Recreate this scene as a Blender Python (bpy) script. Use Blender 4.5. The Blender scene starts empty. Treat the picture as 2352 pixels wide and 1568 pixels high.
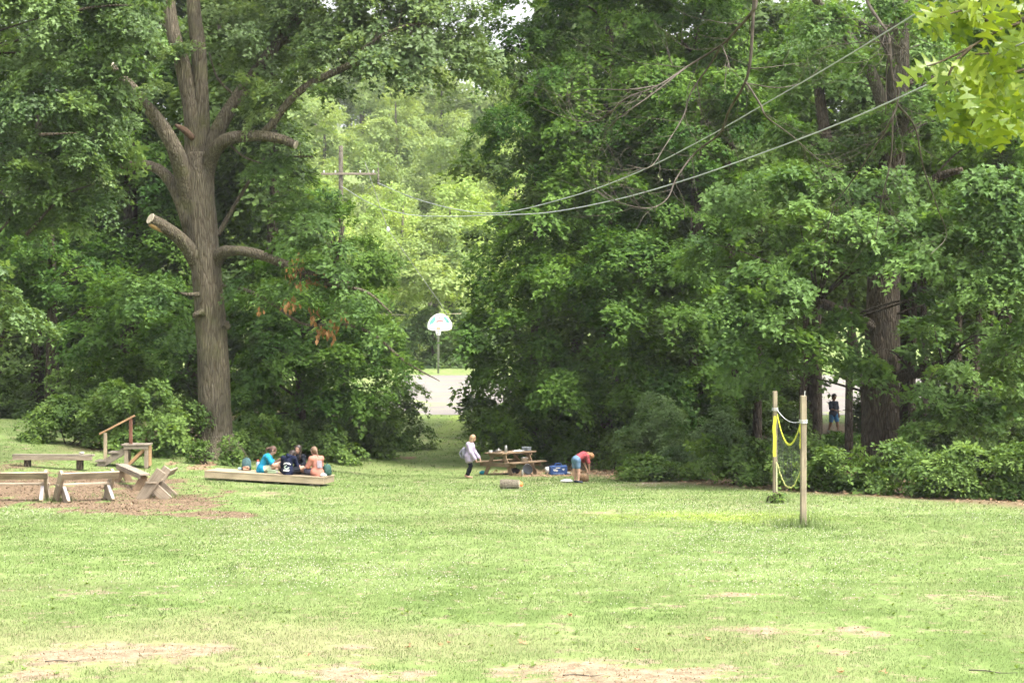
import bpy, math, random
import numpy as np
from mathutils import Vector, Matrix

# ------------------------------------------------------------------ camera, sky, sun, exposure
scene = bpy.context.scene
COL = scene.collection
R = math.radians
cam_d = bpy.data.cameras.new("camera")
cam = bpy.data.objects.new("camera", cam_d)
COL.objects.link(cam)
cam.location = (0, 0, 4.0)
cam.rotation_euler = (R(90), 0, 0)
cam_d.sensor_width = 36.0
cam_d.sensor_fit = 'HORIZONTAL'
cam_d.lens = 72.0
cam_d.clip_start = 0.1
cam_d.clip_end = 3000
cam_d.dof.use_dof = True
cam_d.dof.focus_distance = 15.0
cam_d.dof.aperture_fstop = 11.0
scene.camera = cam

SUN_EL, SUN_AZ = 60.0, 124.0          # azimuth clockwise from +Y (away from the camera)
world = bpy.data.worlds.new("World")
scene.world = world
world.use_nodes = True
wn, wl = world.node_tree.nodes, world.node_tree.links
wn.clear()
sky = wn.new('ShaderNodeTexSky')
sky.sky_type = 'NISHITA'
sky.sun_disc = False
sky.sun_elevation = R(SUN_EL)
sky.sun_rotation = R(SUN_AZ)
sky.air_density = 1.0
sky.dust_density = 6.0
sky.ozone_density = 1.0
hs = wn.new('ShaderNodeHueSaturation')
hs.inputs['Saturation'].default_value = 0.12
hs.inputs['Value'].default_value = 1.0
bg = wn.new('ShaderNodeBackground')
bg.inputs['Strength'].default_value = 0.15
wo = wn.new('ShaderNodeOutputWorld')
wl.new(sky.outputs[0], hs.inputs['Color'])
wl.new(hs.outputs[0], bg.inputs['Color'])
wl.new(bg.outputs[0], wo.inputs['Surface'])

sun_d = bpy.data.lights.new("sun", 'SUN')
sun_d.energy = 1.9
sun_d.angle = R(14.0)
sun_d.color = (1.0, 0.95, 0.86)
sun = bpy.data.objects.new("sun", sun_d)
COL.objects.link(sun)
sdir = Vector((math.sin(R(SUN_AZ)) * math.cos(R(SUN_EL)), math.cos(R(SUN_AZ)) * math.cos(R(SUN_EL)), math.sin(R(SUN_EL))))
sun.rotation_euler = sdir.to_track_quat('Z', 'Y').to_euler()
sun.location = sdir * 60

scene.view_settings.view_transform = 'Standard'
scene.view_settings.look = 'None'
scene.view_settings.gamma = 1.0
scene.view_settings.use_curve_mapping = False
scene.view_settings.exposure = 2.05
scene.render.engine = 'CYCLES'
scene.cycles.use_denoising = True
scene.cycles.max_bounces = 5
scene.cycles.use_adaptive_sampling = True
scene.cycles.adaptive_threshold = .03
scene.cycles.volume_bounces = 0
scene.cycles.diffuse_bounces = 3
scene.cycles.glossy_bounces = 2
scene.cycles.transmission_bounces = 4
scene.cycles.caustics_reflective = False
scene.cycles.caustics_refractive = False

# ------------------------------------------------------------------ numeric helpers
random.seed(7)
def hash2(ix, iy, seed):
    n = (ix.astype(np.int64) * 374761393 + iy.astype(np.int64) * 668265263 + seed * 974634821) & 0x7fffffff
    n = ((n ^ (n >> 13)) * 1274126177) & 0x7fffffff
    n = n ^ (n >> 16)
    return (n & 0xffff) / 65535.0
def vnoise(x, y, seed=0):
    x = np.asarray(x, float); y = np.asarray(y, float)
    ix, iy = np.floor(x), np.floor(y)
    fx, fy = x - ix, y - iy
    fx = fx * fx * (3 - 2 * fx); fy = fy * fy * (3 - 2 * fy)
    a = hash2(ix, iy, seed); b = hash2(ix + 1, iy, seed); c = hash2(ix, iy + 1, seed); d = hash2(ix + 1, iy + 1, seed)
    return (a * (1 - fx) + b * fx) * (1 - fy) + (c * (1 - fx) + d * fx) * fy
def fbm(x, y, seed=0, octv=4):
    v = 0; a = .5
    for o in range(octv):
        v = v + a * vnoise(np.asarray(x) * 2 ** o, np.asarray(y) * 2 ** o, seed + o); a *= .5
    return v / (1 - .5 ** octv)
def sstep(a, b, x):
    t = np.clip((np.asarray(x, float) - a) / (b - a), 0, 1)
    return t * t * (3 - 2 * t)

# terrain: a lawn, falling a little to the wood, rising to the court and the hill behind it
PD = [-80, 24, 45, 60, 72, 85, 105, 140, 160, 200, 300, 420, 1500]
PZ = [0, 0, 0, -.25, -.5, -.35, .28, 1.86, 2.6, 8, 30, 48, 60]
def gz(x, y):
    x = np.asarray(x, float); y = np.asarray(y, float)
    z = np.interp(y, PD, PZ)
    lt = np.clip((-x - 4.5) / 8, 0, 1.7)
    z = z + lt * (0.75 * sstep(50, 70, y) + .35 * sstep(66, 90, y)) * (1 - sstep(110, 140, y))
    z = z + .05 * (fbm(x * .25, y * .25, 3, 3) - .5) * sstep(0, 10, y)
    return z
FV = 4704.0; CX, CY = 1176.0, 784.0         # the picture's scale: pixels per unit slope
def P(vx, vy, d):
    return Vector(((vx - CX) / FV * d, d, 4 + (CY - vy) / FV * d))
def G(vx, vy):
    """point of the terrain seen at (vx, vy)"""
    d = np.arange(15.0, 400, 1.0)
    below = (4 + (CY - vy) / FV * d) <= gz((vx - CX) / FV * d, d)
    hi = d[np.argmax(below)]; lo = hi - 1.0
    for _ in range(8):
        md = (lo + hi) / 2
        if 4 + (CY - vy) / FV * md <= gz((vx - CX) / FV * md, md): hi = md
        else: lo = md
    p = P(vx, vy, hi); p.z = float(gz(p.x, p.y))
    return p
def on(x, y, dz=0):
    return Vector((x, y, float(gz(x, y)) + dz))

# ------------------------------------------------------------------ materials
MATS = {}
def mat(name):
    m = bpy.data.materials.new(name); m.use_nodes = True
    nt = m.node_tree; nt.nodes.clear()
    out = nt.nodes.new('ShaderNodeOutputMaterial')
    MATS[name] = m
    return m, nt, out
def nd(nt, t, **kw):
    n = nt.nodes.new(t)
    for k, v in kw.items():
        if k in n.inputs: n.inputs[k].default_value = v
        else: setattr(n, k, v)
    return n
def ramp(nt, fac, stops):
    r = nt.nodes.new('ShaderNodeValToRGB')
    e = r.color_ramp.elements
    while len(e) < len(stops): e.new(.5)
    for i, (p, c) in enumerate(stops):
        e[i].position = p; e[i].color = (*c, 1) if len(c) == 3 else c
    nt.links.new(fac, r.inputs['Fac'])
    return r.outputs['Color']
def mixc(nt, fac, a, b, mode='MIX'):
    m = nt.nodes.new('ShaderNodeMix'); m.data_type = 'RGBA'; m.blend_type = mode
    L = nt.links
    for sock, v in ((m.inputs[0], fac), (m.inputs[6], a), (m.inputs[7], b)):
        if hasattr(v, 'is_linked') or hasattr(v, 'links'): L.new(v, sock)
        elif isinstance(v, (int, float)): sock.default_value = v
        else: sock.default_value = (*v, 1) if len(v) == 3 else v
    return m.outputs[2]
def plain(name, col, rough=.7, spec=.3, metal=0, noise=0.15, nscale=8, bump=0, bscale=60):
    """a paint, cloth or plastic: base colour with slight uneven wear"""
    m, nt, out = mat(name); col = tuple(x * .74 for x in col)
    b = nd(nt, 'ShaderNodeBsdfPrincipled', Roughness=rough, Metallic=metal)
    b.inputs['Specular IOR Level'].default_value = spec
    tc = nd(nt, 'ShaderNodeTexCoord')
    nz = nd(nt, 'ShaderNodeTexNoise', Scale=nscale, Detail=4)
    nt.links.new(tc.outputs['Object'], nz.inputs['Vector'])
    c = ramp(nt, nz.outputs['Fac'], [(.25, tuple(x * (1 - noise) for x in col)), (.75, tuple(min(1, x * (1 + noise)) for x in col))])
    nt.links.new(c, b.inputs['Base Color'])
    if bump:
        n2 = nd(nt, 'ShaderNodeTexNoise', Scale=bscale, Detail=3)
        nt.links.new(tc.outputs['Object'], n2.inputs['Vector'])
        bp = nd(nt, 'ShaderNodeBump', Strength=bump, Distance=.02)
        nt.links.new(n2.outputs['Fac'], bp.inputs['Height']); nt.links.new(bp.outputs[0], b.inputs['Normal'])
    nt.links.new(b.outputs[0], out.inputs['Surface'])
    return m
def leafmat(name, dark, light, trans=.42, gloss=.14, rough=.55, tmul=(1.25, 1.2, .6)):
    m, nt, out = mat(name)
    at = nd(nt, 'ShaderNodeAttribute', attribute_name='tint')
    c = ramp(nt, at.outputs['Fac'], [(0, dark), (1, light)])
    b = nd(nt, 'ShaderNodeBsdfPrincipled', Roughness=rough)
    b.inputs['Specular IOR Level'].default_value = gloss
    nt.links.new(c, b.inputs['Base Color'])
    t = nd(nt, 'ShaderNodeBsdfTranslucent')
    tc = mixc(nt, 1.0, c, tmul, 'MULTIPLY')
    nt.links.new(tc, t.inputs['Color'])
    mx = nd(nt, 'ShaderNodeMixShader', Fac=trans)
    nt.links.new(b.outputs[0], mx.inputs[1]); nt.links.new(t.outputs[0], mx.inputs[2])
    nt.links.new(mx.outputs[0], out.inputs['Surface'])
    return m
def wood(name, dark, light, scale=1.0, rough=.85):
    """sawn timber, grain along the piece's own X"""
    m, nt, out = mat(name); dark = tuple(x * .72 for x in dark); light = tuple(x * .78 for x in light)
    tc = nd(nt, 'ShaderNodeTexCoord')
    oi = nd(nt, 'ShaderNodeObjectInfo')
    mp = nd(nt, 'ShaderNodeMapping'); mp.inputs['Scale'].default_value = (1.2 * scale, 18 * scale, 18 * scale)
    ad = nd(nt, 'ShaderNodeVectorMath', operation='ADD')
    nt.links.new(tc.outputs['Object'], ad.inputs[0])
    sc = nd(nt, 'ShaderNodeVectorMath', operation='SCALE'); sc.inputs[3].default_value = 13
    cb = nd(nt, 'ShaderNodeCombineXYZ')
    for k in range(3): nt.links.new(oi.outputs['Random'], cb.inputs[k])
    nt.links.new(cb.outputs[0], sc.inputs[0]); nt.links.new(sc.outputs[0], ad.inputs[1])
    nt.links.new(ad.outputs[0], mp.inputs[0])
    nz = nd(nt, 'ShaderNodeTexNoise', Scale=1.6, Detail=6, Roughness=.65, Distortion=.4)
    nt.links.new(mp.outputs[0], nz.inputs['Vector'])
    c = ramp(nt, nz.outputs['Fac'], [(.25, dark), (.5, tuple((a + b) / 2 for a, b in zip(dark, light))), (.75, light)])
    n2 = nd(nt, 'ShaderNodeTexNoise', Scale=2.2, Detail=3)
    nt.links.new(ad.outputs[0], n2.inputs['Vector'])
    st = ramp(nt, n2.outputs['Fac'], [(.3, (.72, .7, .68)), (.65, (1.08, 1.05, 1.0))])
    c = mixc(nt, 1.0, c, st, 'MULTIPLY')
    rv = nd(nt, 'ShaderNodeMapRange'); rv.inputs[3].default_value = .82; rv.inputs[4].default_value = 1.15
    nt.links.new(oi.outputs['Random'], rv.inputs[0])
    c2 = nd(nt, 'ShaderNodeVectorMath', operation='SCALE')
    nt.links.new(c, c2.inputs[0]); nt.links.new(rv.outputs[0], c2.inputs[3])
    b = nd(nt, 'ShaderNodeBsdfPrincipled', Roughness=rough)
    b.inputs['Specular IOR Level'].default_value = .2
    nt.links.new(c2.outputs[0], b.inputs['Base Color'])
    bp = nd(nt, 'ShaderNodeBump', Strength=.5, Distance=.01)
    nt.links.new(nz.outputs['Fac'], bp.inputs['Height']); nt.links.new(bp.outputs[0], b.inputs['Normal'])
    nt.links.new(b.outputs[0], out.inputs['Surface'])
    return m
def barkmat(name, dark, light, zs=1.6, hs_=9, bump=.9, moss=0):
    m, nt, out = mat(name)
    tc = nd(nt, 'ShaderNodeTexCoord')
    mp = nd(nt, 'ShaderNodeMapping'); mp.inputs['Scale'].default_value = (hs_, hs_, zs)
    nt.links.new(tc.outputs['Object'], mp.inputs[0])
    nz = nd(nt, 'ShaderNodeTexNoise', Scale=1.0, Detail=6, Roughness=.7, Distortion=1.2)
    nt.links.new(mp.outputs[0], nz.inputs['Vector'])
    vo = nd(nt, 'ShaderNodeTexVoronoi', Scale=1.5, feature='DISTANCE_TO_EDGE')
    nt.links.new(mp.outputs[0], vo.inputs['Vector'])
    c = ramp(nt, nz.outputs['Fac'], [(.3, dark), (.7, light)])
    fu = ramp(nt, vo.outputs['Distance'], [(0.0, (.5, .47, .45)), (.2, (1, 1, 1))])
    c = mixc(nt, 1.0, c, fu, 'MULTIPLY')
    n2 = nd(nt, 'ShaderNodeTexNoise', Scale=.9, Detail=4)
    nt.links.new(tc.outputs['Object'], n2.inputs['Vector'])
    big = ramp(nt, n2.outputs['Fac'], [(.3, (.75, .75, .74)), (.7, (1.15, 1.13, 1.08))])
    c = mixc(nt, 1.0, c, big, 'MULTIPLY')
    if moss:
        n3 = nd(nt, 'ShaderNodeTexNoise', Scale=1.4, Detail=6)
        nt.links.new(tc.outputs['Object'], n3.inputs['Vector'])
        mf = ramp(nt, n3.outputs['Fac'], [(.52, (0, 0, 0)), (.68, (moss, moss, moss))])
        c = mixc(nt, mf, c, (.12, .13, .045))
    b = nd(nt, 'ShaderNodeBsdfPrincipled', Roughness=.95)
    b.inputs['Specular IOR Level'].default_value = .1
    nt.links.new(c, b.inputs['Base Color'])
    mxh = nd(nt, 'ShaderNodeMath', operation='MULTIPLY'); 
    nt.links.new(nz.outputs['Fac'], mxh.inputs[0])
    cl = nd(nt, 'ShaderNodeMath', operation='MINIMUM'); cl.inputs[1].default_value = .25
    nt.links.new(vo.outputs['Distance'], cl.inputs[0])
    ml = nd(nt, 'ShaderNodeMath', operation='MULTIPLY'); ml.inputs[1].default_value = 4
    nt.links.new(cl.outputs[0], ml.inputs[0]); nt.links.new(ml.outputs[0], mxh.inputs[1])
    bp = nd(nt, 'ShaderNodeBump', Strength=bump, Distance=.1)
    nt.links.new(mxh.outputs[0], bp.inputs['Height']); nt.links.new(bp.outputs[0], b.inputs['Normal'])
    nt.links.new(b.outputs[0], out.inputs['Surface'])
    return m

M_BARK = barkmat('oak_bark', (.082, .07, .052), (.20, .174, .13), moss=.3, zs=1.15, hs_=11, bump=.8)
M_BARKD = barkmat('wood_bark', (.045, .038, .030), (.12, .10, .075))
M_BARKG = barkmat('grey_bark', (.09, .08, .064), (.20, .185, .15), hs_=12)
M_TWIG = plain('dead_twig', (.10, .085, .07), .9, .1, noise=.5, nscale=14)
M_TWIGG = plain('green_twig', (.075, .06, .035), .9, .1, noise=.4, nscale=20)
M_CUT = plain('sawn_wood', (.44, .38, .29), .9, .1, noise=.45, nscale=11)
M_MAPLE = leafmat('maple_leaves', (.040, .094, .017), (.138, .240, .040))
M_OAKL = leafmat('oak_leaves', (.050, .104, .026), (.142, .238, .060), gloss=.18)
M_OAKG = leafmat('greyish_oak_leaves', (.066, .114, .040), (.168, .238, .088), gloss=.25, rough=.48)
M_LEFT = leafmat('left_maple_leaves', (.052, .098, .032), (.152, .232, .074), gloss=.24, rough=.48)
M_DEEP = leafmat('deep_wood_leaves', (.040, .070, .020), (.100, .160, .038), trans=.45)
M_SHRUB = leafmat('shrub_leaves', (.056, .108, .026), (.160, .245, .058))
M_SHRUBG = leafmat('grey_shrub_leaves', (.056, .100, .036), (.140, .210, .080))
M_FARY = leafmat('far_yellow_leaves', (.17, .26, .065), (.34, .43, .13), trans=.45)
M_FARG = leafmat('far_green_leaves', (.12, .19, .06), (.26, .33, .11), trans=.45)
M_NEARL = leafmat('near_oak_leaves', (.10, .165, .018), (.23, .30, .035), trans=.6, gloss=.45, rough=.38, tmul=(1.35, 1.3, .45))
_nt = M_NEARL.node_tree    # near_random: each leaf its own shade
_oi = _nt.nodes.new('ShaderNodeObjectInfo')
for _l in list(_nt.links):
    if _l.from_node.type == 'ATTRIBUTE': _to = _l.to_socket; _nt.links.remove(_l); _nt.links.new(_oi.outputs['Random'], _to)
M_DEADL = leafmat('dead_leaves', (.22, .105, .04), (.42, .23, .10), trans=.3)
M_LITTER = leafmat('leaf_litter', (.14, .085, .05), (.36, .24, .15), trans=.1)

# ------------------------------------------------------------------ object helpers
def tag(o, label=None, cat=None, group=None, kind=None):
    if label: o['label'] = label
    if cat: o['category'] = cat
    if group: o['group'] = group
    if kind: o['kind'] = kind
    return o
def empty(name, loc=(0, 0, 0), rz=0, label=None, cat=None, group=None):
    o = bpy.data.objects.new(name, None); COL.objects.link(o)
    o.empty_display_size = .2
    o.location = loc; o.rotation_euler = (0, 0, rz)
    return tag(o, label, cat, group)
def link(name, me, parent=None, loc=(0, 0, 0), rot=(0, 0, 0)):
    o = bpy.data.objects.new(name, me); COL.objects.link(o)
    o.parent = parent; o.location = loc; o.rotation_euler = rot
    return o
def copy_tree(o, parent=None):
    c = o.copy(); COL.objects.link(c); c.parent = parent
    for ch in list(o.children): copy_tree(ch, c)
    return c
def np_mesh(name, V, F, m, smooth=False, tint=None):
    """V (n,3), F (k,3) or (k,4) arrays"""
    me = bpy.data.meshes.new(name)
    V = np.asarray(V, np.float32); F = np.asarray(F, np.int32)
    k = F.shape[1]
    me.vertices.add(len(V)); me.vertices.foreach_set('co', V.ravel())
    me.loops.add(F.size); me.loops.foreach_set('vertex_index', F.ravel())
    me.polygons.add(len(F)); me.polygons.foreach_set('loop_start', np.arange(0, F.size, k, dtype=np.int32))
    me.polygons.foreach_set('loop_total', np.full(len(F), k, np.int32))
    if smooth: me.polygons.foreach_set('use_smooth', np.ones(len(F), bool))
    if tint is not None:
        a = me.attributes.new('tint', 'FLOAT', 'POINT'); a.data.foreach_set('value', np.asarray(tint, np.float32))
    me.update(calc_edges=True)
    me.materials.append(m)
    return me

class MB:
    """collects boxes, tubes, lathes and prisms; build() links them as one mesh"""
    def __init__(s): s.v = []; s.f = []
    def add(s, vs, fs):
        n = len(s.v); s.v += [tuple(v) for v in vs]; s.f += [tuple(i + n for i in f) for f in fs]
    def box(s, c, size, rot=None, ch=None):
        hx, hy, hz = (x / 2 for x in size)
        if ch is None: ch = min(size) * .12
        vs = []; idx = {}
        for sx in (-1, 1):
            for sy in (-1, 1):
                for sz in (-1, 1):
                    for ax in range(3):
                        p = [sx * (hx - ch), sy * (hy - ch), sz * (hz - ch)]
                        p[ax] = (sx * hx, sy * hy, sz * hz)[ax]
                        idx[(sx, sy, sz, ax)] = len(vs); vs.append(Vector(p))
        fs = []
        for ax in range(3):
            o1, o2 = [(1, 2), (2, 0), (0, 1)][ax]
            for sg in (-1, 1):
                loop = []
                for a, b in ((-1, -1), (1, -1), (1, 1), (-1, 1)):
                    k = [0, 0, 0]; k[ax] = sg; k[o1] = a; k[o2] = b
                    loop.append(idx[(*k, ax)])
                fs.append(loop if sg > 0 else loop[::-1])
        for ax in range(3):
            o1, o2 = [(1, 2), (2, 0), (0, 1)][ax]
            for a in (-1, 1):
                for b in (-1, 1):
                    k = [0, 0, 0]; k[o1] = a; k[o2] = b
                    k0 = list(k); k0[ax] = -1; k1 = list(k); k1[ax] = 1
                    q = [idx[(*k0, o1)], idx[(*k1, o1)], idx[(*k1, o2)], idx[(*k0, o2)]]
                    fs.append(q if a * b > 0 else q[::-1])
        for sx in (-1, 1):
            for sy in (-1, 1):
                for sz in (-1, 1):
                    t = [idx[(sx, sy, sz, a)] for a in range(3)]
                    fs.append(t if sx * sy * sz > 0 else t[::-1])
        M = (rot.to_matrix() if hasattr(rot, 'to_matrix') else rot) if rot is not None else None
        c = Vector(c)
        s.add([(M @ v if M is not None else v) + c for v in vs], fs)
        return s
    def tube(s, pts, rad, n=8, caps=True, wob=0, seed=0, flat=None):
        pts = [Vector(p) for p in pts]
        if not hasattr(rad, '__len__'): rad = [rad] * len(pts)
        rng = random.Random(seed); vs = []; fs = []
        up = Vector((0, 0, 1)); prev = None
        ph = [rng.uniform(0, 6.28) for _ in range(4)]
        for i, p in enumerate(pts):
            t = (pts[min(i + 1, len(pts) - 1)] - pts[max(i - 1, 0)])
            if t.length < 1e-9: t = Vector((0, 0, 1))
            t.normalize()
            if prev is None:
                a = t.cross(Vector((0, 1, 0)) if abs(t.y) < .9 else Vector((1, 0, 0))).normalized()
            else:
                a = (prev - t * prev.dot(t))
                a = a.normalized() if a.length > 1e-6 else t.orthogonal().normalized()
            prev = a; b = t.cross(a)
            for k in range(n):
                an = 2 * math.pi * k / n
                r = rad[i]
                if wob: r *= 1 + wob * (math.sin(an * 3 + ph[0] + i * .25) * .5 + math.sin(an * 7 + ph[1] - i * .13) * .3 + math.sin(an * 2 + ph[2] + i * .6) * .4)
                fy = flat if flat else 1
                vs.append(p + (a * math.cos(an) + b * math.sin(an) * fy) * r)
        for i in range(len(pts) - 1):
            for k in range(n):
                fs.append((i * n + k, i * n + (k + 1) % n, (i + 1) * n + (k + 1) % n, (i + 1) * n + k))
        if caps:
            fs.append(tuple(range(n))[::-1]); fs.append(tuple((len(pts) - 1) * n + k for k in range(n)))
        s.add(vs, fs); return s
    def lathe(s, prof, n=16, c=(0, 0, 0), cap0=True, cap1=True):
        vs = []; fs = []
        for r, z in prof:
            for k in range(n):
                an = 2 * math.pi * k / n
                vs.append((c[0] + r * math.cos(an), c[1] + r * math.sin(an), c[2] + z))
        for i in range(len(prof) - 1):
            for k in range(n): fs.append((i * n + k, i * n + (k + 1) % n, (i + 1) * n + (k + 1) % n, (i + 1) * n + k))
        if cap0: fs.append(tuple(range(n))[::-1])
        if cap1: fs.append(tuple((len(prof) - 1) * n + k for k in range(n)))
        s.add(vs, fs); return s
    def prism(s, poly, y0, y1):
        """polygon in x,z extruded along y"""
        n = len(poly)
        vs = [(x, y0, z) for x, z in poly] + [(x, y1, z) for x, z in poly]
        fs = [tuple(range(n)), tuple(range(2 * n - 1, n - 1, -1))]
        for k in range(n): fs.append((k, k + n, (k + 1) % n + n, (k + 1) % n))
        s.add(vs, fs); return s
    def ball(s, c, r, n=10, m=6):
        if not hasattr(r, '__len__'): r = (r, r, r)
        vs = [(c[0], c[1], c[2] - r[2])]; fs = []
        for i in range(1, m):
            ph = -math.pi / 2 + math.pi * i / m
            for k in range(n):
                an = 2 * math.pi * k / n
                vs.append((c[0] + r[0] * math.cos(ph) * math.cos(an), c[1] + r[1] * math.cos(ph) * math.sin(an), c[2] + r[2] * math.sin(ph)))
        vs.append((c[0], c[1], c[2] + r[2])); L = len(vs) - 1
        for k in range(n):
            fs.append((0, 1 + (k + 1) % n, 1 + k)); fs.append((L, L - n + k, L - n + (k + 1) % n))
        for i in range(m - 2):
            for k in range(n):
                a = 1 + i * n
                fs.append((a + k, a + (k + 1) % n, a + n + (k + 1) % n, a + n + k))
        s.add(vs, fs); return s
    def mesh(s, name, m, smooth=False):
        me = bpy.data.meshes.new(name)
        me.from_pydata(s.v, [], s.f)
        me.materials.append(m)
        if smooth:
            for p in me.polygons: p.use_smooth = True
        return me
    def build(s, name, m, parent=None, smooth=False, loc=(0, 0, 0), rot=(0, 0, 0)):
        return link(name, s.mesh(name, m, smooth), parent, loc, rot)

def spline(pts, n=6):
    """Catmull-Rom through vectors"""
    p = [Vector(q) for q in pts]; p = [p[0] * 2 - p[1]] + p + [p[-1] * 2 - p[-2]]
    out = []
    for i in range(1, len(p) - 2):
        for k in range(n):
            t = k / n
            out.append(.5 * ((2 * p[i]) + (-p[i - 1] + p[i + 1]) * t + (2 * p[i - 1] - 5 * p[i] + 4 * p[i + 1] - p[i + 2]) * t * t + (-p[i - 1] + 3 * p[i] - 3 * p[i + 1] + p[i + 2]) * t ** 3))
    out.append(p[-2]); return out
def lerp_list(v, n):
    v = np.asarray(v, float)
    return list(np.interp(np.linspace(0, len(v) - 1, n), np.arange(len(v)), v))

# ------------------------------------------------------------------ ground
def gpatch(vx, vy, rx, ry, amp=1.0):
    p = G(vx, vy); h = 4 - p.z; d = p.y
    return (p.x, p.y, rx * d / FV, ry * d * d / (FV * h), amp)
SOIL = [gpatch(*a) for a in [
    (270, 1499, 190, 24, 1.15), (110, 1514, 120, 16, 1.0), (420, 1490, 110, 10, .9), (700, 1530, 170, 18, .9), (880, 1552, 160, 14, .8),
    (1420, 1545, 250, 24, 1.15), (1560, 1532, 120, 14, 1.0), (1840, 1448, 170, 11, .95), (2000, 1455, 60, 8, .8), (1700, 1366, 90, 5, .7),
    (800, 1487, 60, 6, .8), (1380, 1178, 60, 5, .7), (600, 1135, 60, 6, .5), (1950, 1500, 90, 9, .6), (1500, 1110, 60, 7, .6), (60, 1545, 120, 12, .8),
    (1190, 1435, 100, 6, .45), (250, 1360, 200, 14, .3), (1500, 1390, 160, 8, .35), (2200, 1370, 160, 10, .4)]]
MULCH = [gpatch(*a) for a in [(180, 1128, 260, 34, 1.5), (330, 1158, 210, 26, 1.5), (480, 1181, 120, 11, 1.4), (470, 1132, 75, 14, .8), (20, 1110, 160, 40, .9), (240, 1065, 60, 12, .4)]]
LITTER = [gpatch(*a) for a in [(1220, 1086, 110, 13, 1.0), (1330, 1090, 90, 9, .9), (1470, 1098, 90, 7, .8), (80, 1008, 25, 3, .6), (470, 1068, 40, 12, .8), (400, 1060, 30, 8, .6), (1900, 1130, 90, 6, .6), (2250, 1148, 110, 5, .7), (930, 1050, 40, 6, .8)]]
SUN_FLECKS = [gpatch(*a) for a in [(1640, 1186, 250, 14, 1.25), (1050, 980, 60, 25, .8), (1440, 1180, 100, 8, .5)]]  # sun flecks through the trees, painted into the grass as a yellow tone
def mask(pl, x, y, seed):
    v = np.zeros_like(np.asarray(x, float))
    for cx, cy, rx, ry, amp in pl:
        q = ((x - cx) / rx) ** 2 + ((y - cy) / ry) ** 2
        v = np.maximum(v, amp * np.exp(-q * 1.1))
    return np.clip(v * np.clip(.85 + 3.0 * (fbm(x * 2.6, y * 1.5, seed, 5) - .5), 0, 2), 0, 1.3)
def soil(x, y): return mask(SOIL, x, y, 21)
def mulch(x, y): return mask(MULCH, x, y, 31)
def litter(x, y): return mask(LITTER, x, y, 41)
def yellow(x, y): return mask(SUN_FLECKS, x, y, 51)
def dry_and_shade(x, y):
    near = 1 - sstep(27, 40, y)
    return np.clip((fbm(x * .35, y * .22, 61, 4) - .42) * 2.2 + .16 * near, 0, 1) * (.3 + .5 * near)  # dry straw mottling; the near part also paints in shade of near trees

def axis(dense0, dense1, st, lo, hi, grow=1.22):
    a = list(np.arange(dense0, dense1 + 1e-6, st)); s = st
    while a[-1] < hi: s *= grow; a.append(min(hi, a[-1] + s))
    s = st
    while a[0] > lo: s *= grow; a.insert(0, max(lo, a[0] - s))
    return np.array(a)
xs = axis(-19, 17, .33, -400, 400); ys = np.concatenate([axis(20, 34, .25, -60, 34, 1.3), axis(34.4, 76, .5, 34.4, 700, 1.12)])
XX, YY = np.meshgrid(xs, ys)
ZZ = gz(XX, YY)
nx, ny = len(xs), len(ys)
V = np.stack([XX.ravel(), YY.ravel(), ZZ.ravel()], 1)
ii = np.arange(nx * ny).reshape(ny, nx)
F = np.stack([ii[:-1, :-1].ravel(), ii[:-1, 1:].ravel(), ii[1:, 1:].ravel(), ii[1:, :-1].ravel()], 1)

m, nt, out = mat('lawn_soil')
geo = nd(nt, 'ShaderNodeNewGeometry')
def attr(n): return nd(nt, 'ShaderNodeAttribute', attribute_name=n).outputs['Fac']
def noise(scale, detail=5, vec=None, rough=.6):
    n = nd(nt, 'ShaderNodeTexNoise', Scale=scale, Detail=detail, Roughness=rough)
    nt.links.new(vec or geo.outputs['Position'], n.inputs['Vector']); return n.outputs['Fac']
def mth(op, a, b):
    n = nd(nt, 'ShaderNodeMath', operation=op)
    for k, v in enumerate((a, b)):
        if isinstance(v, (int, float)): n.inputs[k].default_value = v
        else: nt.links.new(v, n.inputs[k])
    return n.outputs[0]
gr = ramp(nt, noise(.55), [(.38, (.092, .138, .038)), (.5, (.128, .18, .054)), (.62, (.158, .205, .075))])
gr = mixc(nt, ramp(nt, noise(14, 4), [(.35, (0, 0, 0)), (.7, (.6, .6, .6))]), gr, (.085, .12, .033))
gr = mixc(nt, attr('dry'), gr, (.185, .18, .09))  # straw tone, also carrying the painted near shade
gr = mixc(nt, attr('yellow'), gr, (.18, .24, .045))  # painted sun flecks
sc_ = ramp(nt, noise(3.5, 6), [(.35, (.125, .098, .064)), (.5, (.20, .16, .106)), (.65, (.25, .205, .14))])
sc_ = mixc(nt, ramp(nt, noise(30, 4), [(.5, (0, 0, 0)), (.7, (.5, .5, .5))]), sc_, (.10, .075, .05))
sf = mth('ADD', attr('soil'), mth('ADD', mth('MULTIPLY', mth('SUBTRACT', noise(2.2, 4), .5), 2.4), mth('MULTIPLY', mth('SUBTRACT', noise(9, 8, rough=.75), .5), 2.2)))
c = mixc(nt, ramp(nt, sf, [(.22, (0, 0, 0)), (.46, (1, 1, 1))]), gr, sc_)
mc = ramp(nt, noise(22, 4, rough=.8), [(.38, (.078, .052, .033)), (.5, (.128, .088, .056)), (.62, (.18, .13, .086))])
mf = mth('ADD', attr('mulch'), mth('MULTIPLY', mth('SUBTRACT', noise(4, 5), .5), .5))
c = mixc(nt, ramp(nt, mf, [(.42, (0, 0, 0)), (.6, (1, 1, 1))]), c, mc)
lc = ramp(nt, noise(16, 4, rough=.8), [(.35, (.10, .065, .04)), (.5, (.20, .135, .085)), (.68, (.33, .24, .16))])
lf = mth('ADD', attr('litter'), mth('MULTIPLY', mth('SUBTRACT', noise(6, 5), .5), .8))
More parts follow.
